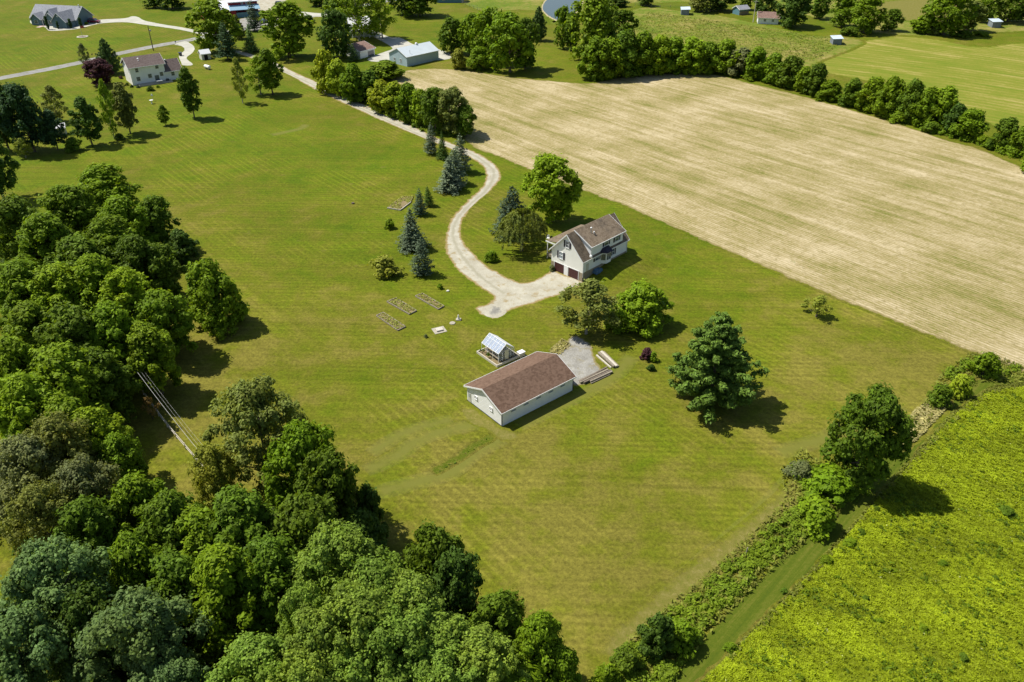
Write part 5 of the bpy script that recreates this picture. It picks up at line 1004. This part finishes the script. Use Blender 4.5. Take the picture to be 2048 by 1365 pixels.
x, y = at(905, 647); o = thing('stepping_stone', 'flat stone left of the garden statue', 'stone', (x, y, 0), R(15)); MB().tube((0, 0, 0), (0, 0, .12), .55, .5, 9).build('stone_disc', 'stone', o)
x, y = at(917, 640); o = thing('garden_statue', 'small pale garden statue on a stone base', 'statue', (x, y, 0)); MB().box(-.45, .45, -.4, .4, 0, .15).build('base', 'stone', o); m = MB(); m.tube((0, 0, .15), (0, 0, .75), .25, .12, 8); m.ell((0, 0, .85), (.14, .14, .17)); m.build('figure', 'white_stone', o)
x, y = at(706, 408); o = MB().tube((0, 0, -.05), (.02, 0, .3), .38, .33, 9).build('tree_stump', 'bark'); o.location = (x, y, 0); tag(o, 'low dark stump alone in the middle of the big lawn', 'stump')
# timber stacks beside the gravel pad
def beams(name, group, labels, ends, mats, th):
    for i, (a, b) in enumerate(ends):
        A, B = at(*a), at(*b); dx, dy = B[0] - A[0], B[1] - A[1]; l = math.hypot(dx, dy); t_ = th * (1 + .25 * ((i * 7) % 3 - 1)); z_ = .1 * ((i * 5) % 3)
        o = MB().hexa([(0, -t_, 0), (l, -t_ * .9, 0), (l, t_ * .9, 0), (0, t_, 0)], [(0, -t_, t_ * 1.7), (l, -t_ * .9, t_ * 1.5), (l, t_ * .9, t_ * 1.5), (0, t_, t_ * 1.7)]).build(name, mats[i % len(mats)])
        o.location = (A[0], A[1], .01 + z_); o.rotation_euler.z = math.atan2(dy, dx); tag(o, labels[i % len(labels)], 'beam' if name == 'timber_beam' else 'log', group)
beams('timber_beam', 'pale beams beside the gravel pad', ['pale beam nearest the gravel pad', 'pale beam, second from the gravel pad', 'pale beam, third from the gravel pad', 'pale beam furthest from the gravel pad'], [((1193, 712), (1222, 737)), ((1197, 709), (1228, 737)), ((1202, 707), (1233, 736)), ((1207, 705), (1237, 734))], ['pale_wood', 'old_wood'], .17)
beams('log', 'old logs stacked beyond the barn corner', ['topmost old log of the stack beyond the barn corner', 'second old log from the top of that barn corner stack', 'thin dark log in the middle of the barn corner stack', 'pale log in the middle of the barn corner stack', 'long pale log low in the barn corner stack', 'short log near the lower end of the barn corner stack', 'lowest dark log on the lawn side of the stack'], [((1158, 763), (1208, 740)), ((1161, 766), (1214, 738)), ((1160, 768), (1216, 742)), ((1166, 768), (1219, 743)), ((1168, 769), (1222, 744)), ((1180, 766), (1224, 746)), ((1182, 768), (1220, 750))], ['old_wood', 'dark_wood', 'old_wood'], .14)

# vehicles
def car(label, px_, ang, paint, sc_=1.0, name='parked_car'):
    x, y = at(*px_); o = thing(name, label, 'car', (x, y, 0), R(ang)); o.scale = (sc_,) * 3
    prof = [(-2.35, .4), (2.35, .4), (2.4, .85), (1.5, 1.05), (.75, 1.6), (-1.7, 1.62), (-2.3, 1.05)]
    m = MB(); body = [(-2.35, .35), (2.35, .35), (2.42, .8), (1.35, 1.02), (-2.3, 1.05), (-2.4, .7)]
    m.hexa([(a, -.92, b) for a, b in body], [(a, .92, b) for a, b in body]); m.build('body', paint, o)
    m = MB(); m.hexa([(-2.2, -.88, 1.045), (1.3, -.88, 1.03), (1.3, .88, 1.03), (-2.2, .88, 1.045)], [(-1.95, -.72, 1.66), (.55, -.72, 1.66), (.55, .72, 1.66), (-1.95, .72, 1.66)]); m.build('windows', 'window_glass', o)
    MB().box(-1.9, .5, -.7, .7, 1.662, 1.70).build('roof', paint, o)
    for a in (-1.45, 1.45):
        for b in (-.95, .80):
            w_ = MB().tube((a, b, .36), (a, b + .16, .36), .36, n=14).build('wheel', 'rubber', o); MB().tube((a, b - .012, .36), (a, b + .172, .36), .2, n=10).build('rim', 'steel', w_)
    for b in (-.7, .5): MB().box(2.385, 2.44, b, b + .25, .62, .78).build('headlight', 'white_paint', o); MB().box(-2.42, -2.365, b, b + .22, .75, .95).build('tail_light', 'lamp_red', o)
car('dark red car parked at the right end of the ranch house', (189, 46), -8, 'red_paint', 1.12)
car('dark car in the gravel yard right of the red barn', (560, 10), 5, 'dark_paint', 1.0)
car('dark blue car on the path below the red barn', (528, 46), 75, 'blue_paint', 1.0)
